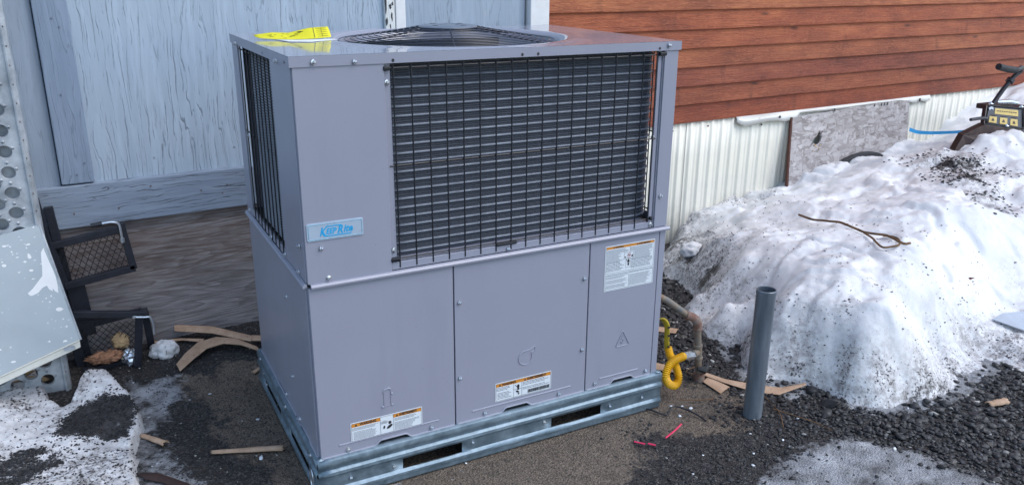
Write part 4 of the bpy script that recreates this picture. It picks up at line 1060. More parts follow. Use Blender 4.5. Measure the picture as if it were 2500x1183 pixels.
# hazard labels
def hazard(x0, x1, z0, z1, split, kind):
    y = -.0045
    lb = MB().prism(rounded(x0, x1, z0, z1, .003), y - .0006, y).build('warning_label', M['label'], unit); y -= .0007
    m = .0028; hb_ = .0115; zt = z1 - m
    mo = MB(); a, b = split
    if kind == 1: mo.box(x0 + m, a, y - .0002, y, zt - hb_, zt); mo.box(b, x1 - m, y - .0002, y, zt - hb_, zt)
    else: mo.box(x0 + m, x1 - m, y - .0002, y, zt - hb_, zt)
    mo.build('orange_band', M['orange'], lb)
    mt = MB()
    for x in ((x0 + .012, (b if kind == 1 else b) + .007)):
        mt.add([(x, y - .0005, zt - hb_ + .002), (x + .0085, y - .0005, zt - hb_ + .002), (x + .00425, y - .0005, zt - .002)], [(0, 1, 2)])
    wa = x0 + (.028 if kind == 1 else .024)
    mt.build('alert_triangle', M['ink'], lb)
    text_obj('WARNING', .0112, wa, y - .0005, zt - hb_ + .0022, 'ink', lb, sx=.92, bold=.0004)
    wd = (x1 - m) - (b + .018); 
    text_obj('AVERTISSEMENT', .0112, b + .018, y - .0005, zt - hb_ + .0022, 'ink', lb, sx=wd / .0945 * .93, bold=.0004)
    ml = MB(); frame_mb(ml, x0 + m - .0004, x1 - m + .0004, z0 + m - .0004, zt + .0004, .0006, y - .0003)
    ml.box(a, a + .0006, y - .0006, y - .0003, z0 + m, zt - (0 if kind == 1 else hb_)); ml.box(b - .0006, b, y - .0006, y - .0003, z0 + m, zt - (0 if kind == 1 else hb_))
    ml.build('rule_line', M['ink'], lb)
    mp = MB(); rs_ = random.Random(int(x0 * 1000)); zz = zt - hb_ - .0045; k = 0
    while zz > z0 + m + .003:
        if k not in (3,):
            words(mp, x0 + m + (.002 if k < 3 else .005), a - .004 - rs_.uniform(0, .02), zz, .0012 if kind == 1 else .0018, y, rnd=rs_)
            lim_ = x1 - m - (.020 if (zz < z0 + .020) else .004) - rs_.uniform(0, .02)
            if not (kind == 2 and zz < z0 + .022): words(mp, b + .003, lim_, zz, .0012 if kind == 1 else .0018, y, rnd=rs_)
        zz -= .0034 if kind == 1 else .0047; k += 1
    mp.build('small_print', M['inkgrey'], lb)['kind'] = 'stuff'
    # pictograms
    pc = MB(); pcx = (a + b) / 2; pw = b - a
    def blob(cx_, cz_, rx, rz, rot=0, n=14):
        pc.add([(cx_ + rx * math.cos(q) * math.cos(rot) - rz * math.sin(q) * math.sin(rot), y - .0008, cz_ + rx * math.cos(q) * math.sin(rot) + rz * math.sin(q) * math.cos(rot)) for q in np.linspace(0, 2 * math.pi, n + 1)[:-1]], [tuple(range(n))])
    if kind == 1:
        zc = z0 + (z1 - z0) * .48
        blob(pcx + .009, zc + .006, .0048, .0052); blob(pcx + .008, zc - .007, .0105, .0045, .6); blob(pcx - .009, zc - .006, .003, .0055, -.2)
        for q in np.linspace(-.9, .9, 8): pc.bar((pcx - .009 + .007 * math.sin(q), y - .0007, zc + .003 + .004 * math.cos(q)), (pcx - .009 + .016 * math.sin(q), y - .0007, zc + .003 + .014 * math.cos(q)), .0006, .0003, (0, -1, 0))
    else:
        zc = z1 - .028
        blob(pcx + .0015, zc + .001, .0045, .0075); blob(pcx + .002, zc - .008, .0038, .004); pc.bar((pcx - .010, y - .0007, zc + .008), (pcx - .003, y - .0007, zc + .001), .0014, .0003, (0, -1, 0))
        blob(pcx - .001, z0 + .020, .0070, .0032, -.5); blob(pcx + .003, z0 + .012, .0030, .0030)
        pc.box(a, b, y - .0006, y - .0003, z0 + .0285, z0 + .0291)
        x = b + .022
        while x < x1 - .006: w_ = rs_.choice((.0006, .0010, .0016)); pc.box(x, x + w_, y - .0006, y, z0 + .006, z0 + .018); x += w_ + rs_.choice((.0007, .0012))
    pc.build('pictogram', M['ink'], lb)['kind'] = 'stuff'
    return lb
l1 = hazard(.091, .3135, .1675, .2295, (.181, .222), 1); l1['label'] = 'warning label with a burst and bending figure pictogram'
l2 = hazard(.5615, .766, .1790, .2440, (.627, .657), 2); l2['label'] = 'warning label with two hand pictograms and a barcode'
# big instruction sheet
y = -.0045; x0, x1, z0, z1 = .958, 1.155, .483, .639
lb = MB().prism(rounded(x0, x1, z0, z1, .002), y - .0006, y).build('instruction_label', M['label'], unit); y -= .0007
MB().box(x0 + .003, x1 - .003, y - .0002, y, z1 - .0115, z1 - .003).build('orange_band', M['orange'], lb)
mt = MB()
for x in (x0 + .030, x0 + .122): mt.add([(x, y - .0005, z1 - .0105), (x + .006, y - .0005, z1 - .0105), (x + .003, y - .0005, z1 - .0045)], [(0, 1, 2)])
mt.build('alert_triangle', M['ink'], lb)
text_obj('WARNING', .0070, x0 + .038, y - .0005, z1 - .0102, 'ink', lb, sx=.95, bold=.0002)
text_obj('AVERTISSEMENT', .0070, x0 + .130, y - .0005, z1 - .0102, 'ink', lb, sx=.95, bold=.0002)
ml = MB(); frame_mb(ml, x0 + .003, x1 - .003, z0 + .062, z1 - .003, .0006, y - .0003); frame_mb(ml, x0 + .003, x1 - .003, z0 + .003, z0 + .0575, .0006, y - .0003)
ml.box(x0 + .0965, x0 + .0971, y - .0006, y - .0003, z0 + .003, z0 + .0575); frame_mb(ml, x0 + .074, x0 + .112, z0 + .104, z0 + .125, .0005, y - .0003); frame_mb(ml, x0 + .082, x0 + .101, z0 + .0725, z0 + .1035, .0005, y - .0003)
ml.box(x0 + .0965, x0 + .0971, y - .0006, y - .0003, z0 + .125, z1 - .0115)
ml.build('rule_line', M['ink'], lb)
mp = MB(); rs_ = random.Random(5)
zz = z1 - .016
while zz > z0 + .068:
    k_ = zz - z0; xr = x0 + (.094 if k_ > .127 else .071 if k_ > .104 else .079); xl = x0 + (.099 if k_ > .127 else .115 if k_ > .104 else .104)
    h_ = .0011 if k_ > .098 else .0019
    words(mp, x0 + .006, xr - rs_.uniform(0, .02), zz, h_, y, rnd=rs_); words(mp, xl, x1 - .006 - rs_.uniform(0, .015), zz, h_, y, rnd=rs_)
    zz -= .0029 if h_ < .0015 else .0046
zz = z0 + .0525; words(mp, x0 + .006, x0 + .092, zz, .0019, y, rnd=rs_); words(mp, x0 + .100, x1 - .006, zz, .0019, y, rnd=rs_); zz -= .0045
while zz > z0 + .006:
    if rs_.random() > .12: words(mp, x0 + .006, x0 + .094 - rs_.uniform(0, .03), zz, .0012, y, rnd=rs_)
    if rs_.random() > .08: words(mp, x0 + .100, x1 - (.024 if zz < z0 + .018 else .006) - rs_.uniform(0, .02), zz, .0012, y, rnd=rs_)
    zz -= .0033
mp.build('small_print', M['inkgrey'], lb)['kind'] = 'stuff'
mr = MB(); rc_ = (x0 + .094, z0 + .1145)
mr.tube([(rc_[0] + .006 * math.cos(a), y - .0004, rc_[1] + .0066 * math.sin(a)) for a in np.linspace(0, 2 * math.pi, 21)[:-1]], .0006, 4, closed=True); mr.bar((rc_[0] - .004, y - .0004, rc_[1] + .0045), (rc_[0] + .004, y - .0004, rc_[1] - .0045), .001, .0004, (0, -1, 0))
mr.build('prohibition_ring', M['inkred'], lb)
mk = MB(); mk.box(rc_[0] - .003, rc_[0] + .003, y - .0003, y, rc_[1] - .001, rc_[1] + .002)
mk.prism([(x0 + .076, z0 + .107), (x0 + .077, z0 + .113), (x0 + .079, z0 + .109), (x0 + .081, z0 + .112), (x0 + .082, z0 + .107)], y - .0004, y); mk.prism([(x0 + .103, z0 + .108), (x0 + .104, z0 + .115), (x0 + .106, z0 + .112), (x0 + .108, z0 + .117), (x0 + .110, z0 + .108)], y - .0004, y)
mk.prism([(x0 + .089, z0 + .089), (x0 + .088, z0 + .096), (x0 + .092, z0 + .101), (x0 + .096, z0 + .100), (x0 + .097, z0 + .090)], y - .0004, y); mk.prism([(x0 + .089, z0 + .0875), (x0 + .096, z0 + .0885), (x0 + .095, z0 + .079), (x0 + .090, z0 + .078)], y - .0004, y)
mk.bar((x0 + .083, y - .0003, z0 + .1005), (x0 + .089, y - .0003, z0 + .094), .0012, .0004, (0, -1, 0))
mk.build('pictogram', M['ink'], lb)['kind'] = 'stuff'

# --- yellow folded tag lying on the lid
tg = tag(empty('paper_tag', (.02, .52, ZL)), 'folded yellow tag lying on the left end of the lid', 'tag')
def sheet(name, P, mat, parent, th=.0006, sub=8, loc=None):
    """bilinear sheet through a grid of points"""
    nr, nc = len(P), len(P[0]); vs = [q for row in P for q in row]
    fs = [(i * nc + j, i * nc + j + 1, (i + 1) * nc + j + 1, (i + 1) * nc + j) for i in range(nr - 1) for j in range(nc - 1)]
    o = MB().add(vs, fs).build(name, M[mat], parent, smooth=True, fix=False)
    s = o.modifiers.new('smooth', 'SUBSURF'); s.levels = s.render_levels = 2; s.subdivision_type = 'SIMPLE'
    s = o.modifiers.new('thickness', 'SOLIDIFY'); s.thickness = th
    return o
# local coordinates from (.02,.52): runs to the right along x, stands up a little where it is folded
yt = [[(0.0, .03, .012), (.05, .0, .020), (.095, -.02, .019), (.15, -.05, .034), (.205, -.06, .037)],
      [(.004, .015, .007), (.05, -.02, .008), (.09, -.04, .006), (.15, -.07, .020), (.205, -.08, .024)],
      [(.01, -.01, .005), (.05, -.04, .003), (.09, -.07, .003), (.15, -.09, .005), (.203, -.10, .009)]]
sheet('yellow_sheet', yt, 'yellowtag', tg)
wt = [[(.05, -.03, .0020), (.11, -.06, .0020), (.19, -.08, .003)], [(.07, -.12, .0012), (.13, -.15, .0012), (.21, -.14, .0055)]]
sheet('white_sheet', wt, 'whitepaper', tg, .0008)
def onsheet(u, v):
    r_i = min(int(v * 2), 1); c_i = min(int(u * 4), 3); fu = u * 4 - c_i; fv = v * 2 - r_i
    a = Vector(yt[r_i][c_i]).lerp(Vector(yt[r_i][c_i + 1]), fu); b = Vector(yt[r_i + 1][c_i]).lerp(Vector(yt[r_i + 1][c_i + 1]), fu)
    return a.lerp(b, fv) + Vector((0, -.0006, .0016))
mb = MB(); rs_ = random.Random(9)
def mark(u0, v0, u1, v1, w):
    mb.bar(onsheet(u0, v0), onsheet(u1, v1), w, .0002, (0, -.4, 1))
mark(.80, .05, .78, .95, .0016)
for k in range(5): mark(.83, .15 + k * .18, .97, .15 + k * .18, .0010)
mark(.90, .1, .89, .9, .0008)
for k in range(16):
    u = .12 + rs_.random() * .55; v = .15 + rs_.random() * .65; mark(u, v, u + rs_.uniform(.02, .08), v, .0013)
mb.build('print', M['ink'], tg)['kind'] = 'stuff'

# ================================================================== GAS LINE AND PIPE STUB
gas = tag(empty('gas_pipe', (1.462, .08, 0)), 'weathered iron gas pipe with rusty elbow and tee rising beside the unit', 'gas pipe')
gx_, gy_ = 1.462, .08
B3 = Vector((-gx_, -gy_, 0))
def T(*q): return Vector(q) + B3
MB().tube([T(1.478, gy_, -.02), T(1.474, gy_, .03)], .021, 14).build('lower_coupling', M['rust'], gas, smooth=True)
MB().tube([T(1.475, gy_, .0), T(1.463, gy_, .10)], .0125, 14).build('pipe', M['iron'], gas, smooth=True)
MB().tube([T(1.462, gy_, .093), T(1.462, gy_, .100), T(1.4615, gy_, .101), T(1.457, gy_, .143), T(1.4565, gy_, .144), T(1.456, gy_, .151)], [.0185, .0185, .0155, .0155, .0185, .0185], 16).tube([T(1.459, gy_, .124), T(1.430, gy_ - .012, .121), T(1.428, gy_ - .0125, .121), T(1.424, gy_ - .014, .121)], [.0145, .0145, .0175, .0175], 14).build('tee', M['iron'], gas, smooth=True)
MB().tube([T(1.457, gy_, .15), T(1.448, gy_, .225)], .0125, 14).build('pipe', M['iron'], gas, smooth=True)
el = [T(1.449, gy_, .214), T(1.448, gy_, .222), T(1.4475, gy_, .223), T(1.445, gy_, .240), T(1.438, gy_ + .003, .255), T(1.425, gy_ + .008, .266), T(1.410, gy_ + .014, .272), T(1.409, gy_ + .0145, .2725), T(1.402, gy_ + .017, .275)]
MB().tube(el, [.0180, .0180, .0158, .017, .0178, .017, .0158, .0180, .0180], 16).build('elbow', M['rust'], gas, smooth=True)
MB().tube([T(1.410, gy_ + .014, .272), T(1.33, gy_ + .045, .337), T(1.245, gy_ + .08, .385), T(1.19, gy_ + .10, .415)], .0128, 14).build('pipe', M['iron'], gas, smooth=True)
MB().tube([T(1.376, gy_ - .030, .135), T(1.4235, gy_ - .0145, .121)], .0155, 6).tube([T(1.350, gy_ - .040, .143), T(1.376, gy_ - .030, .135)], .0135, 12).build('hex_connector', M['bolt'], gas)
# rag of dark tape at the foot of the pipe
MB().tube([T(1.455, gy_ - .01, .055), T(1.478, gy_ - .022, .050), T(1.497, gy_ - .02, .058), T(1.490, gy_ - .008, .066)], [.008, .016, .012, .006], 8).build('tape_scrap', M['rubber'], gas, smooth=True)

hose = tag(empty('gas_hose', (1.39, .05, .118)), 'yellow ribbed flexible gas hose looped beside the unit corner', 'hose')
HB = Vector((-1.39, -.05, -.118))
ctrl = [(1.352, .038, .144), (1.339, .030, .148), (1.294, .018, .148), (1.262, .006, .137), (1.245, -.002, .107), (1.262, -.002, .074), (1.296, .004, .056), (1.322, .018, .072), (1.318, .034, .114), (1.300, .048, .155), (1.294, .056, .185)]
def spline(pts, n):
    pts = [Vector(q) for q in pts]; out = []; P_ = [pts[0] * 2 - pts[1]] + pts + [pts[-1] * 2 - pts[-2]]
    m = len(pts) - 1
    for i in range(m):
        for k in range(n):
            t_ = k / n; a, b, c, d = P_[i:i + 4]
            out.append(.5 * ((2 * b) + (c - a) * t_ + (2 * a - 5 * b + 4 * c - d) * t_**2 + (3 * b - a - 3 * c + d) * t_**3))
    out.append(pts[-1]); return out
sp_ = spline(ctrl, 48)
L = 0; pr_ = sp_[0]; res_ = [sp_[0] + HB]; rad = [.0145]
acc = 0
for q in sp_[1:]:
    L += (q - pr_).length; pr_ = q; res_.append(q + HB); rad.append(.0135 + .0018 * math.sin(2 * math.pi * L / .0060))
MB().tube(res_, rad, 14).build('ribbed_tube', M['yellowhose'], hose, smooth=True)
tgp = spline([(1.300, .052, .160), (1.288, .05, .200), (1.284, .048, .245), (1.280, .048, .278), (1.266, .052, .300), (1.248, .056, .306), (1.225, .06, .300)], 6)
vs = []
for i, q in enumerate(tgp):
    w_ = .016; k = q + HB; vs += [tuple(k + Vector((-w_ * .8, .006, 0))), tuple(k + Vector((0, -.004, .002))), tuple(k + Vector((w_ * .8, .008, 0)))]
o = MB().add(vs, [(i * 3 + j, i * 3 + j + 1, i * 3 + j + 4, i * 3 + j + 3) for i in range(len(tgp) - 1) for j in range(2)]).build('yellow_sleeve', M['sleeve'], hose, smooth=True, fix=False)
s = o.modifiers.new('thickness', 'SOLIDIFY'); s.thickness = .0012
mb = MB()
for i in (6, 12, 18): 
    q = tgp[i] + HB; mb.box(q.x - .006, q.x + .004, q.y - .0062, q.y - .0056, q.z - .010, q.z - .002)
mb.build('print', M['ink'], hose)

pb = tag(empty('steel_pipe_stub', (1.472, -.211, -.02)), 'open dull grey steel pipe standing upright in the gravel', 'pipe')
lean = Vector((.010, .0, .478)).normalized()
PR = .0325; Hh = .492
mb = MB(); n = 40; rot = Vector((0, 0, 1)).rotation_difference(Vector((.016, .012, 1)))
prof = [(PR - .003, .02), (PR - .003, Hh - .006), (PR - .0035, Hh - .001), (PR - .001, Hh), (PR + .0015, Hh - .002), (PR + .0012, Hh - .016), (PR, Hh - .02), (PR, .0)]
mb.lathe(prof, n=n); mb.v = [tuple(rot @ Vector(q)) for q in mb.v]
mb.build('pipe_wall', M['pipe'], pb, smooth=True)
MB().tube([(-.010, -PR - .001, .02), (-.012, -PR - .001, .05)], .001, 4).build('scratch', M['bolt'], pb)

# ================================================================== LITTER ON THE GROUND
def gz(x, y): return float(ground_z(np.array([x]), np.array([y]))[0])
def strip(label, left, right, lift=(.004,), curl=0.0, name='cardboard_strip', mat='cardboard', th=.0022, group=None, cat='cardboard', sup=None):
    """a strip of stiff sheet between two edge lines given as ground points"""
    n = len(left); ctr = Vector(((left[0][0] + right[0][0]) / 2, (left[0][1] + right[0][1]) / 2, 0)); ctr.z = gz(ctr.x, ctr.y)
    lift = list(lift) + [lift[-1]] * (n - len(lift)); rows = []
    zf = sup or gz
    for (a, b, h) in zip(left, right, lift):
        A2 = Vector((a[0], a[1], zf(*a) + h)); B2 = Vector((b[0], b[1], zf(*b) + h)); M2 = (A2 + B2) / 2 + Vector((0, 0, curl))
        rows.append([tuple(A2 - ctr), tuple(A2.lerp(B2, .25) + Vector((0, 0, curl * .75)) - ctr), tuple(M2 - ctr), tuple(A2.lerp(B2, .75) + Vector((0, 0, curl * .75)) - ctr), tuple(B2 - ctr)])
    vs = [q for r in rows for q in r]
    o = MB().add(vs, [(i * 5 + j, i * 5 + j + 1, i * 5 + j + 6, i * 5 + j + 5) for i in range(n - 1) for j in range(4)]).build(name, M[mat], None, smooth=False, fix=False)
    o.location = ctr; s = o.modifiers.new('smooth', 'SUBSURF'); s.levels = s.render_levels = 1; s.subdivision_type = 'SIMPLE'
    s = o.modifiers.new('thickness', 'SOLIDIFY'); s.thickness = th; s.offset = 0
    return tag(o, label, cat, group)
strip('long flat cardboard strip lying along the foot of the plywood, uppermost', [(-.255, 1.30), (-.12, 1.22), (.02, 1.10)], [(-.262, 1.245), (-.13, 1.165), (.0, 1.055)], (.045, .040, .032), .008)
strip('cardboard strip running behind the unit corner at the plywood', [(-.02, 1.12), (.08, 1.08)], [(-.03, 1.08), (.07, 1.03)], (.03, .035), .004)
strip('curved cardboard strip bent over the black soil left of the unit', [(-.285, 1.04), (-.245, 1.085), (-.19, 1.125), (-.12, 1.135), (-.05, 1.10), (.015, 1.03)], [(-.278, .99), (-.22, 1.03), (-.165, 1.065), (-.10, 1.075), (-.04, 1.045), (.02, .985)], (.010, .022, .034, .036, .030, .026), .004)
strip('thin cardboard strip tucked behind the curved strip by the plywood', [(-.36, 1.27), (-.25, 1.24), (-.16, 1.17)], [(-.35, 1.245), (-.24, 1.215), (-.17, 1.15)], (.008, .012, .02), .003)
def roll(label, a, b, r0, r1, turns=1.3, name='cardboard_strip'):
    a, b = Vector((*a, gz(*a) + r0)), Vector((*b, gz(*b) + r1)); c = (a + b) / 2; d = (b - a).normalized(); s = d.cross(Vector((0, 0, 1))).normalized(); u = s.cross(d)
    vs = []; NL, NK = 9, 13
    for i in range(NL):
        q = a.lerp(b, i / (NL - 1)) - c; rr = (r0 + (r1 - r0) * i / (NL - 1)) * (1 + .08 * math.sin(i * 1.7))
        for k in range(NK):
            an = -1.9 + 3.8 * k / (NK - 1) * turns / 1.3; e_ = .004 * math.sin(k * 2.1) if i in (0, NL - 1) else 0
            vs.append(tuple(q + s * rr * math.sin(an) + u * rr * .75 * math.cos(an) + d * e_))
    o = MB().add(vs, [(i * NK + k, i * NK + k + 1, (i + 1) * NK + k + 1, (i + 1) * NK + k) for i in range(NL - 1) for k in range(NK - 1)]).build(name, M['cardboard'], None, smooth=True, fix=False)
    o.location = c; s_ = o.modifiers.new('thickness', 'SOLIDIFY'); s_.thickness = .0018
    return tag(o, label, 'cardboard')
roll('curled cardboard strip lying on brown grit near the base left corner', (-.255, .397), (-.045, .312), .008, .013)
roll('stubby rolled cardboard scrap on wet ice left of the unit', (-.445, .607), (-.38, .515), .009, .012)
roll('small cardboard roll end against the left base rail', (-.030, .885), (.012, .905), .008, .009)
roll('short cardboard roll on black gravel at the far right', (2.262, -.560), (2.345, -.575), .013, .016)
strip('long pointed cardboard strip lying behind the upright steel pipe', [(1.515, .125), (1.56, .03), (1.64, -.08), (1.70, -.125), (1.80, -.145)], [(1.498, .105), (1.535, .01), (1.585, -.10), (1.655, -.155), (1.785, -.16)], (.012, .010, .010, .012, .018), .003)
strip('short torn cardboard piece at the foot of the gas pipe', [(1.52, .075), (1.535, -.025)], [(1.475, .055), (1.470, -.050)], (.006, .008), .002)
strip('cardboard scrap lying behind the yellow hose loop', [(1.46, .185), (1.40, .255)], [(1.42, .15), (1.36, .215)], (.012, .014), .003)
strip('cardboard scrap on the gravel behind the yellow tag', [(1.69, .47), (1.60, .56)], [(1.65, .44), (1.57, .52)], (.010, .012), .004)
# tan paper sheet sticking up behind the right edge of the unit
pp = tag(empty('kraft_paper', (1.60, .62, 0)), 'crumpled tan paper standing behind the right edge of the unit', 'paper')
def put(pts, base): return [tuple(Vector(q) - Vector(base)) for q in pts]
bs = (1.60, .62, 0)
sheet('paper_fold', [put([(1.52, .52, .30), (1.62, .60, .31), (1.70, .64, .30)], bs), put([(1.53, .53, .16), (1.61, .60, .17), (1.66, .63, .16)], bs), put([(1.54, .54, .0), (1.60, .60, .0), (1.64, .63, .0)], bs)], 'cardboard', pp)

def lump(name, loc, s, mat, label, cat, amp=.3, freq=4, sub=4, seed=0, smooth=True):
    bm_ = bmesh.new(); bmesh.ops.create_icosphere(bm_, subdivisions=sub, radius=1)
    for v_ in bm_.verts:
        d = v_.co.normalized(); f = 1 + amp * noise.fractal(d * freq * .5 + Vector((seed, 0, 0)), 1, 2, 4)
        v_.co = Vector((d.x * s[0], d.y * s[1], d.z * s[2])) * f
    me = bpy.data.meshes.new(name); bm_.to_mesh(me); bm_.free()
    return tag(link(name, me, M[mat], None, smooth, loc=loc), label, cat)
def clean_attr(o, val):
    at = o.data.attributes.new('dirt', 'FLOAT', 'POINT'); at.data.foreach_set('value', [val] * len(o.data.vertices))
o = lump('ice_chunk', (-.315, 1.150, .052), (.055, .042, .040), 'snow', 'pale lump of ice lying beside the bent cardboard by the plywood', 'ice', .22, 4, seed=3); clean_attr(o, .25)
o = lump('ice_chunk', (2.19, 1.0, .125), (.065, .055, .045), 'snow', 'clear lump of ice sitting in the dirty edge of the snow bank', 'ice', .2, 5, seed=8); clean_attr(o, .3)
lump('insulation_scrap', (-.520, 1.115, .085), (.058, .024, .022), 'foam', 'crumpled brown insulation scrap in front of the black mesh steps', 'insulation', .5, 9, seed=2)
lump('insulation_scrap', (-.462, 1.15, .125), (.030, .020, .028), 'foam2', 'tan insulation tuft caught on the black mesh steps', 'insulation', .5, 9, seed=6)
lump('foil_ball', (-.437, 1.13, .062), (.030, .024, .032), 'foil', 'crumpled shiny foil at the foot of the black mesh steps', 'foil', .7, 6, sub=3, seed=5, smooth=False)
lump('expanding_foam', (-.93, 1.10, .06), (.15, .04, .10), 'foam2', 'tan expanding foam bulging behind the perforated metal plank', 'foam', .55, 6, seed=4)
strip('wet dark wooden sliver at the bottom edge beside the ice slab', [(-.485, .375), (-.42, .34), (-.34, .24)], [(-.455, .33), (-.41, .28), (-.36, .215)], (.006, .010, .008), .003, 'wood_sliver', 'darkwood', .006, cat='wood')
def rod(name, label, cat, pts, r, mat, sm=6):
    c = Vector(pts[0]); o = MB().tube([q - c for q in spline(pts, sm)], r, 6).build(name, M[mat], None, smooth=True); o.location = c; return tag(o, label, cat)
rod('zip_tie', 'long pink zip tie lying on the grit near the base right corner', 'zip tie', [(1.097, -.203, .008), (1.15, -.183, .010), (1.193, -.165, .014)], .0030, 'pink')
rod('zip_tie', 'short pink zip tie, left piece of the two in the black gravel', 'zip tie', [(.988, -.176, .010), (1.013, -.203, .009)], .0026, 'pink')
rod('zip_tie', 'short pink zip tie, right piece of the two in the black gravel', 'zip tie', [(1.022, -.206, .010), (1.039, -.225, .009)], .0028, 'pink')
rod('black_cable', 'thin black cable snaking over the grit at the right end of the base', 'cable', [(1.115, .03, .004), (1.150, -.005, .005), (1.167, -.031, .006), (1.192, -.081, .005), (1.214, -.070, .010), (1.244, -.060, .016), (1.270, -.085, .012), (1.288, -.125, .008), (1.300, -.17, .0)], .0028, 'black')
def sz(x, y): return float(snow_z(np.array([x]), np.array([y]))[0])
def on_snow(pts, h=.006): return [(x, y, sz(x, y) + h) for x, y in pts]
st_ = tag(empty('dry_stalk', (2.6, .4, sz(2.6, .4))), 'long bent dry brown stalk lying on the snow bank', 'twig')
def srod(name, pts, r, mat='twig', h=.010):
    P_ = [Vector((q.x, q.y, sz(q.x, q.y) + h)) - Vector(st_.location) for q in spline([(a_, b_, 0) for a_, b_ in pts], 5)]
    zz_ = [max(q.z for q in P_[max(0, i - 5):i + 6]) for i in range(len(P_))]; zz_ = [sum(zz_[max(0, i - 3):i + 4]) / len(zz_[max(0, i - 3):i + 4]) for i in range(len(P_))]
    for q, z_ in zip(P_, zz_): q.z = z_
    MB().tube(P_, r, 6).build(name, M[mat], st_, smooth=True)
srod('stem', [(2.630, .736), (2.60, .56), (2.583, .441), (2.565, .33), (2.558, .281), (2.575, .22), (2.581, .19), (2.565, .13), (2.562, .089), (2.60, .085)], .0055)
srod('side_stem', [(2.570, .200), (2.595, .170), (2.585, .130), (2.530, .086), (2.47, .085), (2.435, .095), (2.462, .147), (2.50, .20), (2.533, .27)], .0045)
for lab, q, s in (('small red-brown leaf on the snow above the dry stalk', (2.668, .479), .012), ('dark curled leaf on the snow right of the dry stalk', (2.713, .313), .016), ('brown leaf half sunk in smooth snow at the right', (2.873, -.041), .016)):
    z = sz(*q); o = MB().add([(-s, 0, 0), (-s * .2, s * .4, .004), (s, .1 * s, .006), (-s * .1, -s * .4, .002), (0, 0, .009)], [(0, 3, 4), (3, 2, 4), (2, 1, 4), (1, 0, 4)]).build('dead_leaf', M['leaf'], None, fix=False); o.location = (*q, z + .004); o.rotation_euler = (.4, 0, -.6)
    s_ = o.modifiers.new('thickness', 'SOLIDIFY'); s_.thickness = .001; tag(o, lab, 'leaf')
mb = MB(); zs_ = max(sz(2.80, -.22), sz(2.95, -.24), sz(2.95, -.33), sz(2.87, -.30)) + .012; base = (2.82, -.23, zs_)
P_ = [(2.790, -.215, .066), (2.86, -.212, .078), (3.00, -.235, .070), (3.20, -.30, .055), (3.2, -.42, .035), (2.95, -.36, .035), (2.86, -.315, .040)]
mb.add([(q[0] - base[0], q[1] - base[1], q[2] - .068) for q in P_], [tuple(range(len(P_)))])
o = mb.build('plastic_sheet', M['sheet'], None, fix=False); o.location = base; s_ = o.modifiers.new('thickness', 'SOLIDIFY'); s_.thickness = .004; tag(o, 'pointed grey plastic sheet corner resting on the snow at the right edge', 'sheet')
twg = [[(1.56, -.22), (1.62, -.35), (1.63, -.42)], [(1.60, -.13), (1.56, -.25), (1.50, -.33)], [(1.52, .16), (1.47, .14), (1.56, .02)], [(1.30, -.02), (1.38, -.06), (1.42, -.07)]]
for lab, q in zip(('thin dry twig on the gravel right of the steel pipe', 'second thin twig crossing the gravel in front of the cardboard strip', 'thin twig on the soil between gas pipe and steel pipe', 'thin pale twig on the grit left of the steel pipe'), twg):
    rod('twig', lab, 'twig', [(x, y, gz(x, y) + .010) for x, y in q], .0018, 'twig')
# little pale chips of paper and grit scattered by the unit
chips = [(1.29, -.05), (1.31, -.075), (1.255, -.03), (1.24, -.10), (1.05, -.40), (1.25, -.45), (1.30, -.40), (.45, -.02), (-.08, .55), (-.2, .80), (.0, .62), (1.6, -.30), (1.45, -.38), (1.15, -.33), (1.38, -.30), (-.12, .30), (2.0, -.62), (1.95, -.75), (1.72, -.60)]
P_ = np.array([(x, y, gz(x, y) + .002) for x, y in chips])
tag(stones('pale_chips', P_, rng.uniform(.004, .009, len(P_)), flat=.3, mat=M['whitepaper']), kind='stuff')

# ================================================================== LEFT: PERFORATED PLANK, PAINTED PANEL, FOLDING STEPS
pk = tag(empty('perforated_plank', (-.65, 1.03, 0)), 'upright perforated galvanised metal plank at the left edge', 'metal plank')
def perf(x0, x1, z0, z1, holes, y, name='perforated_sheet'):
    """sheet in the xz plane with real round holes"""
    b_ = bmesh.new(); ed = []
    ov_ = [b_.verts.new((x, y, z)) for x, z in ((x0, z0), (x1, z0), (x1, z1), (x0, z1))]; ed += [b_.edges.new((ov_[i], ov_[(i + 1) % 4])) for i in range(4)]
    rims = []
    for hx_, hz2, r in holes:
        vv = [b_.verts.new((hx_ + r * math.cos(a), y, hz2 + r * math.sin(a))) for a in np.linspace(0, 2 * math.pi, 21)[:-1]]
        ed += [b_.edges.new((vv[i], vv[(i + 1) % 20])) for i in range(20)]; rims.append((hx_, hz2, r, vv))
    bmesh.ops.triangle_fill(b_, edges=ed, use_beauty=True)
    for hx_, hz2, r, vv in rims:      # drawn-in rim of every hole
        v2 = [b_.verts.new((hx_ + (q.co.x - hx_) * .86, y + .010, hz2 + (q.co.z - hz2) * .86)) for q in vv]
        for i in range(20): b_.faces.new((vv[i], vv[(i + 1) % 20], v2[(i + 1) % 20], v2[i]))
    me = bpy.data.meshes.new(name); b_.to_mesh(me); b_.free()
    o = link(name, me, M['oldgalv'], pk); s = o.modifiers.new('thickness', 'SOLIDIFY'); s.thickness = .002
    return o
holes = []
k = 0; z = .075
while z < 1.75:
    for c_ in range(5):
        hx_ = -.062 - c_ * .0475; zz = z + (.0345 if c_ % 2 else 0)
        if hx_ - .024 > -.31: holes.append((hx_, zz, .0225))
    z += .069
o = perf(-.31, -.012, -.03, 1.8, holes, 0)
mb = MB()
dim_me = MB().lathe([(0, -.003), (.0035, -.002), (.007, .001), (.008, .0025)], n=10).mesh('dimple'); dim_me.materials.append(M['oldgalv'])
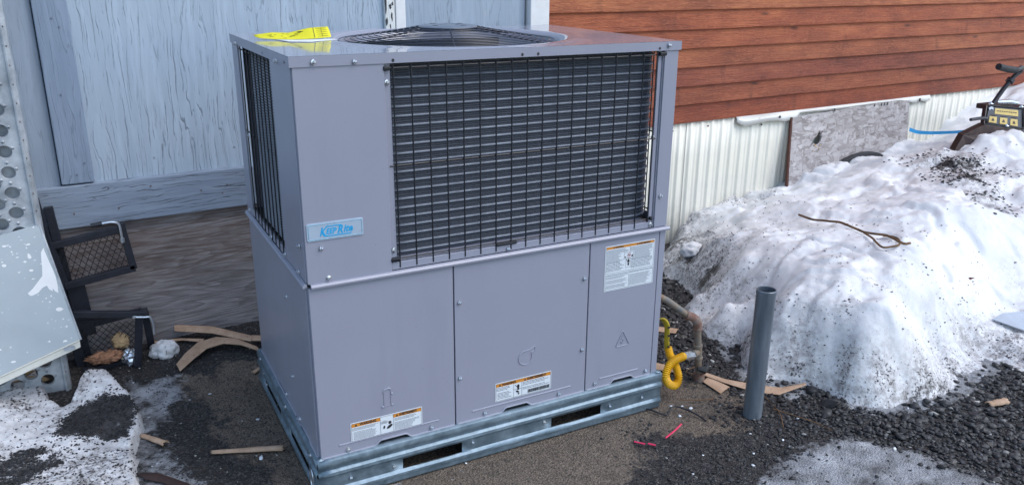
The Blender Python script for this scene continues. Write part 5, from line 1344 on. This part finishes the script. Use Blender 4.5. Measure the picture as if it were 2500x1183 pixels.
for hx_, hz2, r in holes:
    for dx, dz in ((.0238, .012), (0, .0345)):
        mb.lathe([(.0022, -.0045), (.0062, -.0005), (.0066, .002)], c=(0, 0, 0), n=10); nv = 30
        mb.v[-nv:] = [(q[0] + hx_ + dx, q[2], q[1] + hz2 + dz) for q in mb.v[-nv:]]
o = mb.build('dimples', M['oldgalv'], pk, smooth=True); o['kind'] = 'stuff'
MB().prism([(-.014, .002), (-.012, -.012), (-.006, -.014), (.006, .0), (.008, .030), (.004, .032), (.0, .008), (-.006, -.006), (-.008, .004)], -.03, 1.8, 'xy').build('folded_edge', M['oldgalv'], pk, bevel=.001)
MB().box(-.32, .0, .035, .040, .30, 1.8).build('backing_sheet', M['oldgalv'], pk)
for z in np.arange(.1, 1.7, .06):
    if abs(z - .4) > .28:
        o = link('screw', nail, None, pk, loc=(-.003, -.012, z)); o.rotation_euler = (R(90), 0, .0)

pn = tag(empty('painted_panel', (-.60, .92, .22)), 'light grey painted panel with white splashes and a cream lip leaning on the plank', 'panel')
TL, TR, BR, BL = Vector((-1.20, 1.005, .555)), Vector((-.655, 1.018, .652)), Vector((-.588, .915, .254)), Vector((-1.15, .90, .075))
O_ = Vector((-.60, .92, .22)); nrm = (TR - BR).cross(BL - BR).normalized()
if nrm.y > 0: nrm = -nrm
th = nrm * -.012
vs = [TL, TR, BR, BL]; vv = [tuple(q - O_) for q in vs] + [tuple(q + th - O_) for q in vs]
MB().add(vv, [(0, 1, 2, 3), (7, 6, 5, 4), (0, 4, 5, 1), (1, 5, 6, 2), (2, 6, 7, 3), (3, 7, 4, 0)]).build('sheet', M['panel'], pn, bevel=.001)
dn = (BL - TL).normalized(); lip = Vector((0, 0, -.026)) + nrm * .004
a, b = BL - O_, BR - O_
MB().add([tuple(a + nrm * .003), tuple(b + nrm * .003), tuple(b + lip + nrm * .004), tuple(a + lip + nrm * .004), tuple(a - nrm * .014), tuple(b - nrm * .014), tuple(b + lip - nrm * .012), tuple(a + lip - nrm * .012)], [(0, 1, 2, 3), (7, 6, 5, 4), (0, 4, 5, 1), (1, 5, 6, 2), (2, 6, 7, 3), (3, 7, 4, 0)]).build('bottom_lip', M['cream'], pn, bevel=.001)
MB().tube([tuple(a + nrm * .004), tuple(b + nrm * .004)], .003, 6).build('lip_bead', M['cream'], pn, smooth=True)
a, b = TR - O_, BR - O_
MB().tube([tuple(a - nrm * .004 + Vector((.003, 0, 0))), tuple(b - nrm * .004 + Vector((.003, 0, 0)))], .005, 6).build('side_bead', M['oldgalv'], pn, smooth=True)
q = BR.lerp(BL, .06) - O_ + nrm * .0075 + Vector((0, 0, -.012)); rc2 = MB().prism(rounded(-.018, .018, -.007, .007, .006), -.002, .002).build('lip_tab', M['oldgalv'], pn); rc2.location = q
def on_panel(u, v, h=.0015): return TL.lerp(TR, u).lerp(BL.lerp(BR, u), v) - O_ + nrm * h
def splash(pts, h=.0012):
    return MB().add([tuple(on_panel(u, v, h)) for u, v in pts], [tuple(range(len(pts)))])
sp1 = [(.985, .19), (.965, .22), (.955, .27), (.945, .33), (.93, .40), (.90, .43), (.86, .47), (.82, .495), (.815, .51), (.85, .52), (.88, .515), (.91, .49), (.935, .485), (.94, .52), (.955, .545), (.96, .52), (.965, .55), (.98, .575), (.985, .54), (.99, .51), (.995, .45), (.995, .40), (.99, .30)]
b2 = bmesh.new(); vv = [b2.verts.new(on_panel(u, v)) for u, v in sp1]; bmesh.ops.triangle_fill(b2, edges=[b2.edges.new((vv[i], vv[(i + 1) % len(vv)])) for i in range(len(vv))], use_beauty=True)
me = bpy.data.meshes.new('paint_splash'); b2.to_mesh(me); b2.free(); link('paint_splash', me, M['splash'], pn)
mb = MB(); rs_ = random.Random(3)
for k in range(70):
    u, v = rs_.uniform(.55, .98), rs_.uniform(.05, .97); s = rs_.choice((.0012, .0016, .002, .0035)); e_ = rs_.uniform(1, 2.6)
    b0 = len(mb.v); mb.v += [tuple(on_panel(u, v, .001) + Vector((s * e_ * math.cos(a), 0, 0)) + (TL - BL).normalized() * s * math.sin(a)) for a in np.linspace(0, 2 * math.pi, 9)[:-1]]; mb.f.append(tuple(range(b0, b0 + 8)))
for u, v, s, e_ in ((.955, .70, .007, 1.5), (.76, .23, .005, 1.3), (.90, .225, .007, .8), (.885, .33, .004, 1.6)):
    b0 = len(mb.v); mb.v += [tuple(on_panel(u, v, .0014) + Vector((s * e_ * math.cos(a), 0, 0)) + (TL - BL).normalized() * s * math.sin(a)) for a in np.linspace(0, 2 * math.pi, 15)[:-1]]; mb.f.append(tuple(range(b0, b0 + 14)))
o = mb.build('paint_drops', M['splash'], pn, fix=False); o['kind'] = 'stuff'

fs_ = tag(empty('folding_steps', (-.60, 1.18, 0)), 'black folding metal steps with wire mesh treads against the plywood', 'folding steps')
FO = Vector((-.60, 1.18, 0))
def F_(*q): return tuple(Vector(q) - FO)
def bar_(name, a, b, w=.026, h=.020, up=(0, -1, 0)): return MB().bar(F_(*a), F_(*b), w, h, up).build(name, M['blackframe'], fs_, bevel=.002)
bar_('side_rail', (-.664, 1.185, .70), (-.598, 1.185, -.02), .034, .03)
bar_('side_rail', (-.625, 1.215, .66), (-.578, 1.215, -.01), .03, .02)
bar_('upper_bar', (-.640, 1.19, .520), (-.405, 1.19, .552)); bar_('upper_bar', (-.400, 1.19, .575), (-.378, 1.19, .392)); bar_('upper_bar', (-.615, 1.19, .362), (-.372, 1.19, .396)); bar_('upper_bar', (-.636, 1.192, .52), (-.610, 1.192, .36), .022)
bar_('strap', (-.582, 1.20, .37), (-.568, 1.20, .15), .062, .010)
def mesh_tread(name, A2, B2, C2, D2, nu, nv):
    """diamond wire mesh over a quad A (top left) B (top right) C (bottom right) D"""
    A2, B2, C2, D2 = (Vector(F_(*q)) for q in (A2, B2, C2, D2)); mb = MB()
    P = lambda u, v: A2.lerp(B2, u).lerp(D2.lerp(C2, u), v)
    for s in (-1, 1):
        for k in range(-nv, nu + nv):
            u0 = k / nu; u1 = u0 + s * nv / nu
            a, b = (u0, 0.0), (u1, 1.0); du = b[0] - a[0]; ts = [0.0, 1.0]
            t0, t1 = sorted(((0 - a[0]) / du, (1 - a[0]) / du)); t0, t1 = max(0, t0), min(1, t1)
            if t1 - t0 < .02: continue
            mb.tube([P(a[0] + du * t0, t0), P(a[0] + du * t1, t1)], .0013, 5)
    return mb.build(name, M['black'], fs_)
mesh_tread('mesh_tread', (-.628, 1.192, .512), (-.398, 1.192, .545), (-.380, 1.192, .402), (-.605, 1.192, .372), 10, 4)
bar_('lower_bar', (-.60, 1.08, .290), (-.372, 1.08, .244), .024, .022); bar_('lower_leg', (-.385, 1.085, .245), (-.417, 1.10, .03), .026, .022); bar_('lower_leg', (-.362, 1.20, .21), (-.352, 1.225, .0), .026, .022)
bar_('lower_bar', (-.372, 1.085, .242), (-.362, 1.20, .212), .024, .022, (0, 0, 1)); bar_('lower_bar', (-.60, 1.22, .18), (-.37, 1.22, .205), .024, .02); bar_('lower_bar', (-.60, 1.10, .05), (-.40, 1.16, .03), .02, .02)
mesh_tread('mesh_tread', (-.60, 1.09, .28), (-.385, 1.09, .235), (-.375, 1.215, .20), (-.595, 1.215, .20), 9, 4)
mesh_tread('mesh_tread', (-.600, 1.14, .22), (-.385, 1.14, .20), (-.40, 1.16, .03), (-.600, 1.14, .03), 9, 7)
MB().tube(spline([F_(-.470, 1.165, .588), F_(-.43, 1.165, .590), F_(-.408, 1.165, .580), F_(-.404, 1.165, .55), F_(-.403, 1.165, .515)], 4), .0045, 8).tube([F_(-.403, 1.165, .525), F_(-.4025, 1.165, .508)], .008, 8).build('locking_pin', M['bolt'], fs_, smooth=True)
MB().tube([F_(-.50, 1.163, .586), F_(-.462, 1.163, .589)], .008, 8).build('pin_grip', M['black'], fs_, smooth=True)
MB().tube(spline([F_(-.405, 1.06, .247), F_(-.37, 1.06, .240), F_(-.352, 1.06, .236), F_(-.344, 1.06, .21), F_(-.345, 1.06, .165)], 4), .004, 8).lathe([(0, 0), (.007, .0), (.007, .006)], c=F_(-.405, 1.06, .244), n=10).build('locking_pin', M['bolt'], fs_, smooth=True)

# ================================================================== MACHINE IN THE SNOW (right edge)
mc = tag(empty('snow_blower', (4.55, 1.0, .45)), 'old black snow machine with yellow control decals sunk in the snow bank', 'snow blower')
MO = Vector((4.55, 1.0, .45))
def G(*q): return tuple(Vector(q) - MO)
# console plate: corners measured on the place, tilted back
cA, cB, cC, cD = Vector((4.455, 1.03, .717)), Vector((4.84, 1.03, .672)), Vector((4.72, .93, .553)), Vector((4.352, .96, .615))
cn = (cB - cA).cross(cD - cA).normalized()
if cn.z < 0: cn = -cn
vs = [cA, cB, cC, cD]
MB().add([G(*q) for q in vs] + [G(*(q - cn * .03)) for q in vs], [(0, 1, 2, 3), (7, 6, 5, 4), (0, 4, 5, 1), (1, 5, 6, 2), (2, 6, 7, 3), (3, 7, 4, 0)]).build('console', M['machblack'], mc, bevel=.006)
def cp(u, v, h): return cA.lerp(cB, u).lerp(cD.lerp(cC, u), v) + cn * h
ring = [(.03, .06), (.97, .06), (.97, .94), (.03, .94)]
MB().tube([G(*cp(u, v, .004)) for u, v in ring], .004, 6, closed=True).build('console_rim', M['rubber'], mc, smooth=True)
def quad(us, name, mat, h): 
    return MB().add([G(*cp(u, v, h)) for u, v in us], [tuple(range(len(us)))]).build(name, M[mat], mc, fix=False)
q_ = quad([(.22, .16), (.84, .16), (.84, .44), (.22, .44)], 'decal', 'decal', .0035)
for u0 in (.10, .37, .64):
    quad([(u0, .58), (u0 + .19, .58), (u0 + .19, .88), (u0, .88)], 'decal', 'decal', .0035)
mb = MB()
for a in np.arange(.27, .78, .06): mb.add([G(*cp(a, .27, .005)), G(*cp(a + .045, .27, .005)), G(*cp(a + .045, .31, .005)), G(*cp(a, .31, .005))], [(0, 1, 2, 3)])
for u0 in (.10, .37, .64):
    mb.add([G(*cp(u0 + x, y_, .005)) for x, y_ in ((.05, .80), (.08, .66), (.11, .70), (.13, .80))], [(0, 1, 2, 3)])
    mb.add([G(*cp(u0 + x, y_, .005)) for x, y_ in ((.02, .50), (.17, .50), (.17, .53), (.02, .53))], [(0, 1, 2, 3)])
mb.build('decal_print', M['machrust'], mc, fix=False)
quad([(.05, .20), (.10, .10), (.16, .12), (.18, .26), (.12, .22), (.08, .30)], 'emblem', 'sheet', .0045)
# body housing below: curved apron down to the snow
body = [(4.352, .955, .610), (4.18, .96, .560), (4.13, .95, .50)]
prof_t = [cD - cn * .012, Vector((4.26, .955, .592)), Vector((4.17, .95, .556)), Vector((4.12, .945, .475))]
mb = MB()
mb.add([G(*q) for q in [(4.352, .955, .612), (4.72, .925, .552), (4.72, .90, .50), (4.60, .89, .505), (4.45, .89, .525), (4.33, .90, .535), (4.25, .91, .525), (4.19, .93, .47), (4.10, .95, .475), (4.18, .965, .562)]], [tuple(range(10))])
vs0 = list(mb.v); mb.v += [(x + .02, y + .05, z + .004) for x, y, z in vs0]; mb.f = [tuple(range(10)), tuple(range(19, 9, -1))] + [(i, i + 10, (i + 1) % 10 + 10, (i + 1) % 10) for i in range(10)]
mb.build('apron', M['machrust'], mc, bevel=.004)
mb = MB(); pl = [(4.70, .92, .555), (4.84, .95, .62), (5.05, 1.0, .66), (5.15, 1.0, .40), (4.80, .93, .36), (4.70, .92, .40), (4.66, .91, .49)]
mb.add([G(*q) for q in pl] + [G(x, y + .22, z) for x, y, z in pl], [tuple(range(7)), tuple(range(13, 6, -1))] + [(i, i + 7, (i + 1) % 7 + 7, (i + 1) % 7) for i in range(7)])
mb.build('housing', M['machblack'], mc, bevel=.012)
MB().box(-.06, .20, .04, .12, .23, .26).build('cable_bracket', M['machrust'], mc, bevel=.004)
MB().tube([G(4.58, 1.05, .72), G(4.70, 1.05, .715), G(4.80, 1.05, .70)], [.012, .018, .012], 8).build('throttle_spindle', M['bolt'], mc, smooth=True)
hp = spline([G(4.520, 1.04, .70), G(4.60, 1.04, .79), G(4.672, 1.03, .872), G(4.712, 1.02, .905), G(4.700, 1.01, .930), G(4.640, 1.0, .920), G(4.56, 1.0, .925), G(4.47, 1.0, .945)], 6)
MB().tube(hp, .014, 12).build('handlebar', M['machblack'], mc, smooth=True)
MB().tube([G(4.635, 1.0, .919), G(4.54, 1.0, .930), G(4.452, 1.0, .948)], .020, 12).build('grip', M['rubber'], mc, smooth=True)
MB().tube([G(4.645, 1.035, .842), G(4.660, 1.034, .858)], .024, 12).build('handlebar_clamp', M['machblack'], mc, smooth=True)
MB().tube(spline([G(4.360, .95, .625), G(4.350, .95, .648), G(4.318, .95, .656), G(4.20, .95, .655)], 5), .010, 8).build('lever', M['machblack'], mc, smooth=True)
for u, v in ((.10, .02), (.55, .985), (.93, .04)):
    o = link('bolt', screw_me, None, mc, loc=G(*cp(u, v, .002))); o.rotation_euler = (-.5, .1, 0); o.scale = (2.2, 2.2, 2.2)
for o_ in ('console',): pass
vs = []
rb = spline([(4.415, 1.50, .486), (4.50, 1.49, .462), (4.60, 1.44, .458), (4.75, 1.35, .470), (4.90, 1.25, .500), (5.02, 1.20, .530)], 6)
for i, q in enumerate(rb): w_ = .013 * (1 - .5 * i / len(rb)); vs += [(q.x - 4.415, q.y - 1.50, q.z - .486 - w_), (q.x - 4.415, q.y - 1.50, q.z - .486 + w_)]
o = MB().add(vs, [(2 * i, 2 * i + 2, 2 * i + 3, 2 * i + 1) for i in range(len(rb) - 1)]).build('blue_strap', M['strap'], None, fix=False); o.location = (4.415, 1.50, .486)
s_ = o.modifiers.new('thickness', 'SOLIDIFY'); s_.thickness = .001; tag(o, 'bright blue strap stretched low between the chipboard and the snow machine', 'strap')
rub = tag(empty('rubber_mat', WL(3.9, .11, .2)), 'dark curved rubber edge poking out of the snow against the chipboard', 'rubber')
mb = MB(); pts = []
for k in range(21):
    a = math.pi * k / 20; xx = -.33 * math.cos(a) * (1 + .1 * math.cos(a)); zz = .02 + .165 * math.sin(a)**.8
    pts.append(((xx), zz))
rm = MB().prism(pts, 0, .05).build('rubber_rim', M['rubber'], rub, bevel=.008); rm.rotation_euler = (0, R(-4), WALL_A)
